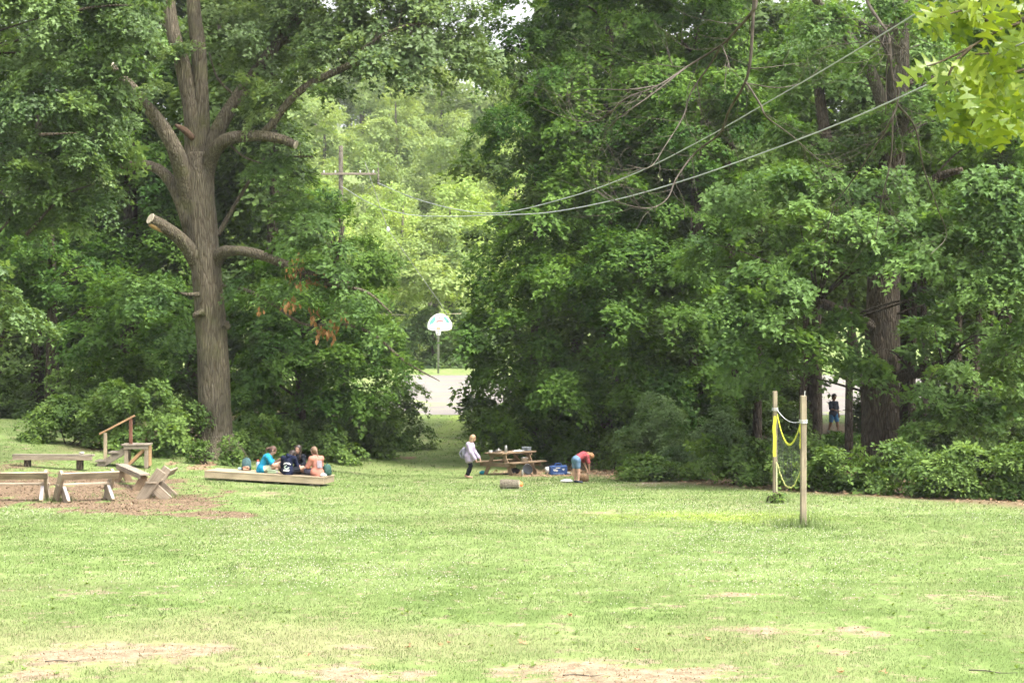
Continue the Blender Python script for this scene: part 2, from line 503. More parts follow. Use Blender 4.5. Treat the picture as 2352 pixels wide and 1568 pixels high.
c = mixc(nt, ramp(nt, lf, [(.42, (0, 0, 0)), (.6, (1, 1, 1))]), c, lc)
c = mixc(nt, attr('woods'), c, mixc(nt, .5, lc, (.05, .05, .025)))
b = nd(nt, 'ShaderNodeBsdfPrincipled', Roughness=.95); b.inputs['Specular IOR Level'].default_value = .1
nt.links.new(c, b.inputs['Base Color'])
bp = nd(nt, 'ShaderNodeBump', Strength=.6, Distance=.04)
nt.links.new(noise(18, 5), bp.inputs['Height']); nt.links.new(bp.outputs[0], b.inputs['Normal'])
nt.links.new(b.outputs[0], out.inputs['Surface'])
M_LAWN = m

# edge of the wood: right of the path and left of it (x positions by distance)
RE_Y = [40, 52, 58, 64, 70, 78, 90, 104]; RE_X = [16, 10.5, 6.0, 2.6, .2, -1.0, -1.4, -1.6]
LE_Y = [60, 66, 70, 76, 84, 95, 104]; LE_X = [-19, -12.5, -9, -6.2, -5.5, -5.2, -5.2]
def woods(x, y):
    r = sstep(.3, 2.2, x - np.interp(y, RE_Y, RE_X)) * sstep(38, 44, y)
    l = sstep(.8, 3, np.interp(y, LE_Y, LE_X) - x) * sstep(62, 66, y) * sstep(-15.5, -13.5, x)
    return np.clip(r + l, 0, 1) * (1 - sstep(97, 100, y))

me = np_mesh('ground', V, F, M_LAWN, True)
for nm, fn in (('soil', soil), ('mulch', mulch), ('litter', litter), ('yellow', yellow), ('dry', dry_and_shade), ('woods', woods)):
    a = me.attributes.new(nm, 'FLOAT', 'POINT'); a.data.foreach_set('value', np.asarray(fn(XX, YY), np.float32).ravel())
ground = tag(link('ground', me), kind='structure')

# the paved court behind the wood, cracked, with grass in the cracks
m, nt, out = mat('old_paving')
geo = nd(nt, 'ShaderNodeNewGeometry')
c = ramp(nt, noise(.4), [(.3, (.135, .12, .11)), (.7, (.175, .157, .145))])
c = mixc(nt, ramp(nt, noise(9, 5), [(.4, (0, 0, 0)), (.7, (.35, .35, .35))]), c, (.10, .09, .085))
mp = nd(nt, 'ShaderNodeMapping'); mp.inputs['Scale'].default_value = (.10, .22, .1)
nt.links.new(geo.outputs['Position'], mp.inputs[0])
vo = nd(nt, 'ShaderNodeTexVoronoi', Scale=1.0, feature='DISTANCE_TO_EDGE'); nt.links.new(mp.outputs[0], vo.inputs['Vector'])
ck = mth('ADD', vo.outputs['Distance'], mth('MULTIPLY', mth('SUBTRACT', noise(.9, 6), .5), .12))
c = mixc(nt, ramp(nt, ck, [(.0, (1, 1, 1)), (.025, (0, 0, 0))]), c, (.20, .25, .09))
b = nd(nt, 'ShaderNodeBsdfPrincipled', Roughness=.9); b.inputs['Specular IOR Level'].default_value = .2
nt.links.new(c, b.inputs['Base Color']); nt.links.new(b.outputs[0], out.inputs['Surface'])
cx_, cy_ = np.linspace(-7.0, 42, 40), np.linspace(104, 137, 24)
CXX, CYY = np.meshgrid(cx_, cy_)
CV = np.stack([CXX.ravel(), (CYY + .6 * (fbm(CXX * .3, CYY * .3, 5) - .5)).ravel(), (gz(CXX, CYY) + .03).ravel()], 1)
ci = np.arange(40 * 24).reshape(24, 40)
CF = np.stack([ci[:-1, :-1].ravel(), ci[:-1, 1:].ravel(), ci[1:, 1:].ravel(), ci[1:, :-1].ravel()], 1)
tag(link('court', np_mesh('court', CV, CF, m, True)), kind='structure')

# ------------------------------------------------------------------ grass, clover, chips, litter (uncountable)
rng = np.random.default_rng(11)
m, nt, out = mat('grass_blade')
at = nd(nt, 'ShaderNodeAttribute', attribute_name='tint')
c = ramp(nt, at.outputs['Fac'], [(0, (.068, .115, .027)), (.30, (.128, .185, .054)), (.58, (.178, .232, .088)), (.72, (.18, .245, .05)), (.86, (.23, .22, .115)), (1, (.30, .265, .17))])
b = nd(nt, 'ShaderNodeBsdfPrincipled', Roughness=.6); b.inputs['Specular IOR Level'].default_value = .25
nt.links.new(c, b.inputs['Base Color'])
t = nd(nt, 'ShaderNodeBsdfTranslucent'); nt.links.new(c, t.inputs['Color'])
mx = nd(nt, 'ShaderNodeMixShader', Fac=.5); nt.links.new(b.outputs[0], mx.inputs[1]); nt.links.new(t.outputs[0], mx.inputs[2])
nt.links.new(mx.outputs[0], out.inputs['Surface'])
M_GRASS = m

def scatter(n, y0, y1, margin=1.0, xr=None):
    """points in the field of view between two distances, even per square metre"""
    y = np.sqrt(rng.random(n) * (y1 ** 2 - y0 ** 2) + y0 ** 2)
    hw = y * .25 + margin
    x = (rng.random(n) * 2 - 1) * hw
    return x, y
def blades(x, y, h, w, tint):
    n = len(x); z = gz(x, y)
    a = rng.random(n) * 2 * np.pi; ln = rng.normal(0, .45, n); la = rng.random(n) * 2 * np.pi
    bx, by = np.cos(a) * w / 2, np.sin(a) * w / 2
    V = np.empty((n, 3, 3), np.float32)
    V[:, 0] = np.stack([x - bx, y - by, z - .005], 1); V[:, 1] = np.stack([x + bx, y + by, z - .005], 1)
    V[:, 2] = np.stack([x + np.cos(la) * ln * h, y + np.sin(la) * ln * h, z + h], 1)
    return V.reshape(-1, 3), np.repeat(tint, 3)
gV, gT = [], []
for n, y0, y1, h0, w0 in ((250000, 22.5, 34, .036, .006), (190000, 34, 48, .038, .010), (120000, 48, 68, .045, .014), (30000, 68, 104, .07, .022)):
    x, y = scatter(n, y0, y1)
    sl = soil(x, y) + (fbm(x * 5, y * 5, 5, 3) - .5) * 1.6
    ml = np.maximum(mulch(x, y), litter(x, y) * .9) + (fbm(x * 4, y * 4, 8, 3) - .5) * .5
    wd = woods(x, y)
    k = (rng.random(n) > sstep(.16, .44, sl) * .985) & (rng.random(n) > sstep(.38, .6, ml) * .97) & (rng.random(n) > wd * 1.1)
    x, y = x[k], y[k]; n = len(x)
    dr = dry_and_shade(x, y); ye = yellow(x, y)
    big = fbm(x * .5, y * .3, 71, 4)
    tuft = fbm(x * 2.2, y * 1.6, 73, 3)
    t = .38 + (big - .5) * .9 + rng.normal(0, .05, n) - .07 * (tuft > .58) - .14 * sstep(49, 60, y)  # last term: tree shade along the wood, put into the blade colour
    t = np.where(rng.random(n) < dr * .75, rng.uniform(.78, 1, n), np.clip(t, 0, .6))
    t = np.where(rng.random(n) < ye * .9, rng.uniform(.64, .76, n), t)  # blades inside the painted sun flecks
    shortn = 1 - .45 * sstep(.2, .5, soil(x, y))
    h = h0 * rng.uniform(.55, 1.35, n) * (.75 + .8 * np.clip(tuft - .35, 0, 1)) * shortn
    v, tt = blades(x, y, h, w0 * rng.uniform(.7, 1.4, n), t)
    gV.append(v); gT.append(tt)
# taller tufts: round the posts, along the benches' mulch edge and the wood's edge
def tufts(cx, cy, r, n, h, tint=.3):
    x = cx + rng.normal(0, r, n); y = cy + rng.normal(0, r, n)
    v, tt = blades(x, y, h * rng.uniform(.5, 1.3, n), .012 * rng.uniform(.7, 1.3, n), np.clip(tint + rng.normal(0, .1, n), 0, .6))
    gV.append(v); gT.append(tt)
for vx, vy, r, n, h in ((1844, 1209, .22, 260, .30), (1780, 1153, .2, 160, .22), (1800, 1210, .3, 160, .2), (1890, 1212, .3, 130, .16), (118, 1150, .25, 220, .16), (150, 1150, .12, 80, .2),
                        (250, 1140, .3, 120, .12), (400, 1142, .3, 160, .15), (650, 1125, .5, 200, .12), (500, 1110, .35, 160, .12)):
    p = G(vx, vy); tufts(p.x, p.y, r, n, h)
V = np.concatenate(gV); T = np.concatenate(gT)
F = np.arange(len(V)).reshape(-1, 3)
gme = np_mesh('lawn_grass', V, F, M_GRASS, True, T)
nv_ = np.random.default_rng(4).normal(0, .22, (len(V), 3)); nv_[:, 2] = 1.0
gme.normals_split_custom_set_from_vertices((nv_ / np.linalg.norm(nv_, axis=1, keepdims=True)).astype(np.float32))
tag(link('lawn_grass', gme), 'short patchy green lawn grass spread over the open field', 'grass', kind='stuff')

M_CLOVER = plain('clover_flower', (.60, .58, .50), .8, .2, noise=.12)
n = 40000
x, y = scatter(n, 27, 62)
dens = sstep(.40, .72, fbm(x * .22, y * .12, 81, 4)) * (sstep(29, 35, y) * (1 - .7 * sstep(46, 54, y))) + .10 * sstep(30, 34, y)
dens *= 1 - .55 * sstep(2, 7, x)
k = (rng.random(n) < dens * 1.1) & (mulch(x, y) < .25) & (woods(x, y) < .05) & (soil(x, y) < .3)
x, y = x[k], y[k]; n = len(x)
z = gz(x, y) + rng.uniform(.045, .085, n); r = rng.uniform(.006, .0105, n)
base = np.array([(1, 0, 0), (-1, 0, 0), (0, 1, 0), (0, -1, 0), (0, 0, 1), (0, 0, -1)], float)
V = (np.stack([x, y, z], 1)[:, None, :] + base[None] * r[:, None, None]).reshape(-1, 3)
of = np.array([(0, 2, 4), (2, 1, 4), (1, 3, 4), (3, 0, 4), (2, 0, 5), (1, 2, 5), (3, 1, 5), (0, 3, 5)])
F = (of[None] + (np.arange(n) * 6)[:, None, None]).reshape(-1, 3)
tag(link('clover_flowers', np_mesh('clover_flowers', V, F, M_CLOVER, True)), 'white clover heads dotted through the sunny middle of the lawn', 'clover', kind='stuff')

def flakes(name, pl_fn, n, y0, y1, size, m, label, cat, thr=.45, lift=.012):
    x, y = scatter(n, y0, y1)
    k = pl_fn(x, y) + (rng.random(n) - .5) * .3 > thr
    x, y = x[k], y[k]; n = len(x); z = gz(x, y) + rng.uniform(.004, lift, n)
    a = rng.random(n) * 2 * np.pi; L = size * rng.uniform(.5, 1.5, n); W = L * rng.uniform(.3, .7, n)
    t1, t2 = rng.normal(0, .35, n), rng.normal(0, .35, n)
    u = np.stack([np.cos(a), np.sin(a), t1], 1) * L[:, None]; w = np.stack([-np.sin(a), np.cos(a), t2], 1) * W[:, None]
    c = np.stack([x, y, z], 1)
    V = np.stack([c - u * .5, c + w * .5, c + u * .5, c - w * .5], 1).reshape(-1, 3)
    tag(link(name, np_mesh(name, V, np.arange(4 * n).reshape(-1, 4), m, False, np.repeat(rng.random(n), 4))), label, cat, kind='stuff')
M_CHIP = leafmat('wood_chip', (.08, .052, .033), (.215, .155, .10), trans=.02)
flakes('wood_chips', mulch, 90000, 47, 66, .05, M_CHIP, 'reddish brown wood chip mulch spread around the wooden benches', 'mulch', .5, .03)
flakes('leaf_litter', lambda x, y: np.maximum(litter(x, y), woods(x, y) * .62), 26000, 48, 76, .11, M_LITTER, 'brown leaf litter along the shady edge of the wood', 'leaf litter', .5, .04)

flakes('soil_debris', soil, 60000, 22.5, 33, .028, M_LITTER, 'dry bits and thatch scattered on the bare soil patches', 'debris', .45, .012)
# broad-leaved weeds in the near lawn
wv, wt = [], []
x, y = scatter(420, 24, 37)
kk = fbm(x * .6, y * .4, 91, 3) > .5
for cx, cy in zip(x[kk], y[kk]):
    nl = rng.integers(3, 8)
    for q in range(nl):
        a = rng.random() * 6.28; L = rng.uniform(.035, .08); z = float(gz(cx, cy)) + .01
        d = np.array([math.cos(a), math.sin(a), rng.uniform(.25, 1.0)]); s_ = np.array([-math.sin(a), math.cos(a), 0]) * L * .3
        p0 = np.array([cx, cy, z])
        wv += [p0, p0 + d * L * .5 + s_, p0 + d * L * np.array([1, 1, .8]), p0 + d * L * .5 - s_]; wt += [rng.random()] * 4
tag(link('lawn_weeds', np_mesh('lawn_weeds', np.array(wv), np.arange(len(wv)).reshape(-1, 4), leafmat('weed_leaf', (.10, .16, .04), (.16, .22, .065)), False, wt)), 'low broad leaved weeds growing in the near lawn', 'weeds', kind='stuff')

# ------------------------------------------------------------------ foliage
LOBED = np.array([(0, 0, 0), (.34, .40, .06), (.52, .16, .02), (1, 0, -.10), (.52, -.16, .02), (.34, -.40, .06)])     # base, side lobe, notch, tip, notch, lobe
LOBED_F = np.array([(0, 1, 2), (0, 2, 3), (0, 3, 4), (0, 4, 5)])
OVATE = np.array([(0, 0, 0), (.45, .30, .05), (1, 0, -.08), (.45, -.30, .05)])
OVATE_F = np.array([(0, 2, 1), (0, 3, 2)])
def unit(v): return v / np.maximum(np.linalg.norm(v, axis=-1, keepdims=True), 1e-9)
def foliage(blobs, R0, L, cov, seed, lobed=True, flat=.11, tilt=.38, tint0=.4, dtint=.2, k=1.1, back=.4, droop=.38, upw=.8):
    """blobs: (cx, cy, cz, ax, ay, az). Leaf sprays through each blob's shell and inside; returns V, F, tint and the sprays' centres"""
    g = np.random.default_rng(seed)
    C, N, RR, TT = [], [], [], []
    for (cx, cy, cz, ax, ay, az) in blobs:
        p_ = 1.6
        area = 4 * math.pi * (((ax * ay) ** p_ + (ax * az) ** p_ + (ay * az) ** p_) / 3) ** (1 / p_)
        n = max(3, int(area / (math.pi * R0 * R0) * k))
        d = unit(g.normal(size=(n * 2, 3)))
        keep = (d[:, 1] < .25) | (g.random(n * 2) < back)
        d = d[keep][:n]
        r = 1 - .55 * g.random(len(d)) ** 1.7
        c = np.array([cx, cy, cz]) + d * r[:, None] * np.array([ax, ay, az])
        outw = unit(d / np.array([ax, ay, az]))
        nn = unit(outw * np.array([.6, .6, .3]) + np.array([0, 0, upw]) + g.normal(0, .22, (len(d), 3)))
        C.append(c); N.append(nn); RR.append(R0 * g.uniform(.5, 1.4, len(d))); TT.append(g.normal(0, .13) + g.normal(0, dtint, len(d)))
    C = np.concatenate(C); N = np.concatenate(N); RR = np.concatenate(RR); TT = np.concatenate(TT)
    area_leaf = (.30 if lobed else .30) * L * L
    cnt = np.maximum(4, (math.pi * RR ** 2 / area_leaf * cov)).astype(int)
    idx = np.repeat(np.arange(len(C)), cnt); n = len(idx)
    c, nn, rr = C[idx], N[idx], RR[idx]
    ref = np.where(np.abs(nn[:, 2:3]) < .9, np.array([[0, 0, 1.]]), np.array([[1., 0, 0]]))
    u = unit(np.cross(ref, nn)); w = np.cross(nn, u)
    an = g.random(n) * 2 * np.pi
    # sprays are ragged: their radius varies with direction
    lob = .70 + .30 * np.sin(an * 3 + idx * 1.7) + .24 * np.sin(an * 5 + idx * 2.9) + .12 * np.sin(an * 11 + idx)
    rad = np.sqrt(g.random(n)) * rr * lob
    ca, sa = np.cos(an)[:, None], np.sin(an)[:, None]
    radial = u * ca + w * sa
    pos = c + radial * rad[:, None] + nn * (g.normal(0, flat, n) * rr - droop * rad ** 2 / rr)[:, None]
    ln = unit(nn + g.normal(0, tilt, (n, 3)))
    ld = radial + g.normal(0, .55, (n, 3)) - nn * .25
    ld = unit(ld - ln * np.sum(ld * ln, 1, keepdims=True)); ls = np.cross(ln, ld)
    Ls = L * g.uniform(.65, 1.25, n) * g.uniform(.72, 1.3, len(C))[idx]
    tpl, tf = (LOBED, LOBED_F) if lobed else (OVATE, OVATE_F)
    V = pos[:, None, :] + (ld[:, None, :] * tpl[None, :, 0:1] + ls[:, None, :] * tpl[None, :, 1:2] + ln[:, None, :] * tpl[None, :, 2:3]) * Ls[:, None, None]
    F = tf[None] + (np.arange(n) * len(tpl))[:, None, None]
    tint = np.clip(tint0 + TT[idx] + g.normal(0, .14, n) + .12 * (rad / rr - .5), 0, 1)
    return V.reshape(-1, 3), F.reshape(-1, 3), np.repeat(tint, len(tpl)), C
def vblob(vx, vy, rx, ry, d, rd=None):
    p = P(vx, vy, d); s = d / FV
    return (p.x, p.y, p.z, rx * s, rd if rd else rx * s, ry * s)
def twigs(root_pts, C, frac, r0, seed, root, mbark, cap=45):
    """boughs from the nearest point of the trunk line to some of the sprays, each its own part"""
    g = random.Random(seed); b = root.location; n = 0
    root_pts = root_pts[:max(2, int(len(root_pts) * .9))]
    for c in C:
        if g.random() > frac or n >= cap: continue
        c = Vector(c)
        a = min(root_pts, key=lambda q: (q - c).length + abs(q.z - (c.z - (q - c).length * .25)) * .6)
        L = (c - a).length
        if L < .6 or L > 4.2: continue
        mid = a.lerp(c, .55) + Vector((g.uniform(-.1, .1) * L, g.uniform(-.1, .1) * L, g.uniform(.02, .14) * L))
        pts = [p - b for p in spline([a, mid, c], 4)]
        MB().tube(pts, [max(.008, r0 * (1 - .85 * i / (len(pts) - 1)) * min(1, L / 4)) for i in range(len(pts))], 4, caps=False).build('bough', mbark, root, True)
        n += 1
def tree(name, label, base, trunk, blobs, mleaf, mbark, seed, R0=.75, L=.17, cov=.9, group=None, lobed=True, branch=.35, cat='tree', r0=.06, **kw):
    """base Vector; trunk: list of (Vector, radius)"""
    root = empty(name, base, 0, label, cat, group)
    mb = MB(); pts = [Vector(p) for p, r in trunk]; sp = spline(pts, 5) if len(pts) > 1 else pts
    mb.tube(sp, lerp_list([r for p, r in trunk], len(sp)), 14, wob=.06, seed=seed)
    b = Vector(base)
    mb.v = [tuple(Vector(v) - b) for v in mb.v]
    mb.build('trunk', mbark, root, True)
    V, F, T, C = foliage(blobs, R0, L, cov, seed, lobed, **kw)
    link('crown', np_mesh('crown', V - np.array(base), F, mleaf, False, T), root)
    if branch:
        twigs(sp, C, branch, r0, seed, root, mbark)
    return root
def vtrunk(*pts):
    """(vx, vy, d, radius) -> points"""
    return [(P(a, b_, d), r) for a, b_, d, r in pts]

# ------------------------------------------------------------------ trees and shrubs
def base_at(vx, d):
    x = (vx - CX) / FV * d
    return on(x, d)
def simple_trunk(vx, d, top_vy, r, lean=0):
    b = base_at(vx, d); t = P(vx + lean, top_vy, d)
    return b, [(b - Vector((0, 0, .3)), r * 1.35), (b.lerp(t, .06), r * 1.08), (b.lerp(t, .35), r * .9), (b.lerp(t, .7), r * .6), (t, r * .18)]

# --- the far hillside seen through the gap (shared crowns)
def far_proto(seed, mleaf, shape):
    g = random.Random(seed); blobs = []
    for i in range(9):
        a = g.uniform(0, 6.28); t = g.random()
        z = 3 + t * 9; rr = (1 - abs(t - .4)) * shape
        blobs.append((math.cos(a) * rr * 1.7, math.sin(a) * rr * 1.7, z, 2.2 * rr / 1.2, 2.2 * rr / 1.2, 1.8))
    V, F, T, C = foliage(blobs, 1.0, .30, .62, seed, False, k=1.0, back=.8, tint0=.5, dtint=.12)
    return np_mesh('far_crown', V, F, mleaf, False, T)
FARM = [far_proto(s, mm, sh) for s, mm, sh in ((1, M_FARY, 1.5), (2, M_FARY, 1.9), (3, M_FARG, 1.6), (4, M_FARG, 2.0), (5, M_FARY, 1.3))]
FTR = MB().tube([(0, 0, -1), (0, 0, 3), (.2, 0, 8), (.1, .1, 11)], [.32, .24, .16, .05], 7).mesh('far_trunk', M_BARKG, True)
g = random.Random(5)
rows = [(330, 11, 1.6, (3, 2)), (300, 10, 1.5, (3, 2)), (158, 5.2, .8, (0, 1, 4)), (168, 5.5, .9, (0, 1, 4)), (182, 6, 1.0, (0, 1, 4)), (200, 6.5, 1.05, (0, 1, 4, 2)), (222, 7, 1.15, (2, 3, 3, 0)), (246, 8, 1.2, (3, 2, 3)), (272, 9, 1.3, (3, 2))]
for d, st, sc, kinds in rows:
    x = -.135 * d
    while x < .055 * d:
        k = g.choice(kinds); s = sc * g.uniform(.8, 1.2)
        y = d + g.uniform(-5, 5)
        o = empty('hillside_tree', on(x, y, -.3), g.uniform(0, 6.28),
                  'pale yellow green leafy tree on the sunlit hillside beyond the court' if k in (0, 1, 4) else 'mid green leafy tree on the hillside beyond the court', 'tree',
                  'yellow green hillside trees' if k in (0, 1, 4) else 'mid green hillside trees')
        o.scale = (s, s, s * g.uniform(.9, 1.15))
        link('trunk', FTR, o); link('crown', FARM[k], o)
        x += st * g.uniform(.7, 1.3)

def hedge_shrub(vx, vtop, vbase, rx, mleaf, label, seed, L=.14, name='shrub', group=None, R0=.42, cov=.85, lobed=False, d=None, **kw):
    """a bush whose front foot is seen at (vx, vbase) and whose top is at vtop"""
    if d is None:
        d = G(vx, vbase).y + .45 * rx * G(vx, vbase).y / FV
    s = d / FV
    b = on((vx - CX) * s, d)
    vb = CY + (4 - b.z) / s
    g = random.Random(seed); h = vb - vtop; blobs = []
    for i in range(12):
        t = (i % 3 + g.uniform(.2, .8)) / 3
        w = rx * (1 - .45 * max(0, t - .45))
        blobs.append(vblob(vx + g.uniform(-.75, .75) * w, vb - t * h * .88, rx * g.uniform(.32, .5), h * g.uniform(.16, .26), d + g.uniform(-.5, .5) * rx * s))
    root = empty(name, b, 0, label, 'shrub', group)
    V, F, T, C = foliage(blobs, R0, L, cov, seed, lobed, **kw)
    V[:, 2] = np.maximum(V[:, 2], gz(V[:, 0], V[:, 1]) + .02)
    link('foliage', np_mesh('foliage', V - np.array(b), F, mleaf, False, T), root)
    for i in range(4):
        mb = MB(); c = C[g.randrange(len(C))]
        mb.tube(spline([b + Vector((g.uniform(-.3, .3), g.uniform(-.2, .2), -.05)), b.lerp(Vector(c), .5) + Vector((g.uniform(-.2, .2), 0, .1)), c], 3), lerp_list([.025, .018, .008], 7), 5, caps=False)
        mb.v = [tuple(Vector(v) - b) for v in mb.v]
        mb.build('stem', M_BARKD, root, True)
    return root
# single round tree and olive scrub just beyond the court
b, t = simple_trunk(1000, 150, 560, .3)
tree('round_tree', 'round mid green tree standing behind the basketball hoop', b, t, [vblob(1000, 570, 95, 70, 150), vblob(940, 590, 60, 60, 148), vblob(1060, 600, 70, 65, 149), vblob(990, 640, 110, 50, 147), vblob(1010, 520, 50, 40, 150)], M_FARG, M_BARKG, 301, .9, .30, .8, lobed=False, tint0=.55)
for i, (vx, vt, rx, d, lb) in enumerate([(960, 700, 70, 146, 'pale olive shrub left of the basketball hoop'), (1085, 700, 60, 147, 'pale olive shrub right of the basketball hoop'), (880, 690, 70, 149, 'pale olive shrub farthest left beyond the court'), (1020, 750, 60, 151, 'dark low shrub behind the hoop pole'), (1150, 700, 70, 149, 'pale olive shrub at the right end of the court')]):
    hedge_shrub(vx, vt, 0, rx, M_SHRUBG if i != 3 else M_DEEP, lb, 310 + i, .26, R0=.7, cov=.9, name='olive_shrub', tint0=.7, d=d)

# --- deep trees closing the wood behind the front rows (shared crowns)
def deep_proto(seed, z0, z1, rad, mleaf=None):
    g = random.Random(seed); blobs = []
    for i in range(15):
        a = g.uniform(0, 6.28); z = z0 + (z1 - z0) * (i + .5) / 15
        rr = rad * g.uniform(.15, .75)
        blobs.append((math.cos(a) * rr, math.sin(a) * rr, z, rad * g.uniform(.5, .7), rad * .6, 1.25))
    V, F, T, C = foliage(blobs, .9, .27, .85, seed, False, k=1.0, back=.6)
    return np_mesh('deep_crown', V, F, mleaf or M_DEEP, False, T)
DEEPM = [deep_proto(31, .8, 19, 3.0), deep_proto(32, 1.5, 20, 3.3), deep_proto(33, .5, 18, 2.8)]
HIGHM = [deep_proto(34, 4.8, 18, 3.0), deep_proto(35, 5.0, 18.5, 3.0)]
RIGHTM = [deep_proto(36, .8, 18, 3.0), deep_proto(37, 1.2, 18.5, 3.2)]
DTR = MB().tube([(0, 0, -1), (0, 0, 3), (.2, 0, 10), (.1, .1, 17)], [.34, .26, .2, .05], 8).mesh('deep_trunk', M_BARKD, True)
g = random.Random(15)
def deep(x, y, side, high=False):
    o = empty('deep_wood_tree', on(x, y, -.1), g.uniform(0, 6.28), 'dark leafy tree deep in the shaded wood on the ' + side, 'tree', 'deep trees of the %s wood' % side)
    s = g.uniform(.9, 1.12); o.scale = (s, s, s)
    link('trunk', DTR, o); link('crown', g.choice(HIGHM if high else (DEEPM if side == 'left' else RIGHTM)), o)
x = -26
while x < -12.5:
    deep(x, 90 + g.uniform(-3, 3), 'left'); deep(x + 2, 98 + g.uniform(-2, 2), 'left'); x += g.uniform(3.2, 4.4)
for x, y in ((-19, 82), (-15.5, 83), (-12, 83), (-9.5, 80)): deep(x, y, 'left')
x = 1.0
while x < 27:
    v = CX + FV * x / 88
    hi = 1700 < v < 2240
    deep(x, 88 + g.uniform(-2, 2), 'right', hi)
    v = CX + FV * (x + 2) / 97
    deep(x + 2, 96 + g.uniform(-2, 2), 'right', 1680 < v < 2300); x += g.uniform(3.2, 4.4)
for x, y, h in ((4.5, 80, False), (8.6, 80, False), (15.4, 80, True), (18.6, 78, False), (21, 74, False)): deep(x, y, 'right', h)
# thin dark trunks standing in the right wood, seen against the bright court
for i, (vx, d, r, lean) in enumerate([(1876, 72, .14, -4), (1950, 70, .13, 6), (1985, 66, .13, -40), (1880, 76, .14, 0), (1845, 70, .13, 8), (2095, 70, .12, 5), (2125, 68, .13, -4), (2200, 72, .14, 3), (2240, 66, .13, 12), (2320, 68, .15, -6), (1740, 74, .15, 5), (2280, 74, .12, 0)]):
    b = base_at(vx, d)
    bl = [vblob(vx + lean + random.uniform(-40, 40), vy, 90, 60, d + random.uniform(-1, 1), 1.6) for vy in (520, 620)]
    tt = [(b - Vector((0, 0, .2)), r * 1.25), (P(vx, 900, d), r), (P(vx + lean, 700, d), r * .8), (P(vx + lean * 1.5, 480, d), r * .4)]
    tree('slender_tree', 'slender dark trunked tree among the undergrowth of the right wood', b, tt, bl, M_DEEP, M_BARKD, 460 + i, .8, .22, .8, group='slender trees in the right wood', lobed=False, branch=.15)

# --- left wood
b, t = simple_trunk(300, 82, 200, .42)
tree('vine_clad_tree', 'tree with a bare grey trunk and vines behind the big oak on the left', b, t, [vblob(240, 330, 130, 90, 82), vblob(360, 430, 70, 110, 80), vblob(380, 560, 70, 90, 80), vblob(230, 600, 110, 80, 81), vblob(150, 500, 120, 80, 82), vblob(330, 680, 110, 70, 80), vblob(300, 160, 160, 90, 82)], M_MAPLE, M_BARKD, 501, .75, .19, .85, tint0=.38)
b, t = simple_trunk(120, 78, 500, .26)
tree('dark_maple', 'dark broad leaved tree at the left behind the low bushes', b, t, [vblob(150, 620, 150, 80, 78), vblob(60, 560, 110, 80, 77), vblob(330, 700, 130, 70, 75), vblob(250, 780, 130, 70, 76), vblob(400, 800, 70, 90, 74), vblob(30, 660, 110, 70, 78)], M_MAPLE, M_BARKD, 502, .7, .18, .8, tint0=.3)
b, t = simple_trunk(690, 76, 620, .2)
tree('dense_maple', 'dense dark maple right of the big oak trunk beside the path', b, t,
     [vblob(640, 700, 110, 70, 74), vblob(760, 770, 130, 80, 73.5), vblob(650, 820, 120, 80, 73), vblob(850, 720, 70, 90, 75), vblob(900, 810, 60, 60, 76), vblob(790, 880, 120, 60, 74), vblob(590, 920, 60, 60, 72.5), vblob(690, 640, 140, 60, 76), vblob(840, 620, 60, 80, 77)], M_MAPLE, M_BARKD, 503, .75, .16, 1.1, tint0=.36)
b, t = simple_trunk(790, 84, 540, .2)
tree('leaning_maple', 'taller maple behind the oak at the left side of the gap', b, t,
     [vblob(800, 600, 80, 60, 84), vblob(720, 460, 45, 50, 84), vblob(795, 470, 40, 30, 84), vblob(740, 500, 80, 70, 85), vblob(640, 540, 110, 80, 84), vblob(870, 600, 45, 60, 84), vblob(590, 420, 70, 80, 86), vblob(560, 300, 60, 80, 88), vblob(680, 430, 50, 40, 86)], M_MAPLE, M_BARKD, 504, .65, .18, .8, tint0=.45)

# upper-left maple, its trunk just outside the frame
b = on(-18.6, 61)
tt = [(b - Vector((0, 0, .3)), .5), (b + Vector((0, 0, 3)), .4), (b + Vector((.4, 0, 8)), .3), (b + Vector((1, 0, 14)), .12)]
r_ = tree('overhanging_maple', 'maple with greyish green leaves filling the upper left corner', b, tt,
     [vblob(60, 60, 170, 110, 60), vblob(220, 50, 120, 100, 60.5), vblob(285, 90, 75, 90, 60), vblob(150, 190, 150, 80, 60), vblob(40, 240, 140, 100, 60), vblob(200, 270, 90, 70, 60.5), vblob(290, 345, 50, 50, 60), vblob(140, 350, 140, 80, 60), vblob(40, 420, 120, 60, 60.5), vblob(210, 420, 70, 50, 61), vblob(60, -60, 200, 80, 61), vblob(250, -60, 160, 80, 61), vblob(315, 30, 60, 60, 59.5), vblob(215, 180, 60, 50, 59.5), vblob(100, 480, 150, 40, 61)],
     M_LEFT, M_BARKD, 505, .75, .155, 1.05, tint0=.45, r0=.09)
for pl in ([(-160, 120, 61), (0, 70, 60), (95, 40, 59)], [(-160, 200, 61), (-20, 120, 60), (60, 85, 59), (120, 60, 59)], [(150, 30, 59), (230, 15, 59), (330, 12, 59)], [(60, 540, 60), (140, 455, 60), (220, 420, 60)], [(-100, 640, 60), (0, 530, 60), (60, 450, 60.5), (90, 360, 61)], [(90, 310, 58.5), (180, 305, 58.5)]):
    sp = spline([P(*q) for q in pl], 5)
    MB().tube([q - b for q in sp], lerp_list([.06, .035, .012], len(sp)), 6).build('limb', M_BARKD, r_, True)
b = on(-17.2, 57)
tt = [(b - Vector((0, 0, .3)), .3), (b + Vector((0, 0, 3)), .24), (b + Vector((.6, 0, 6)), .12)]
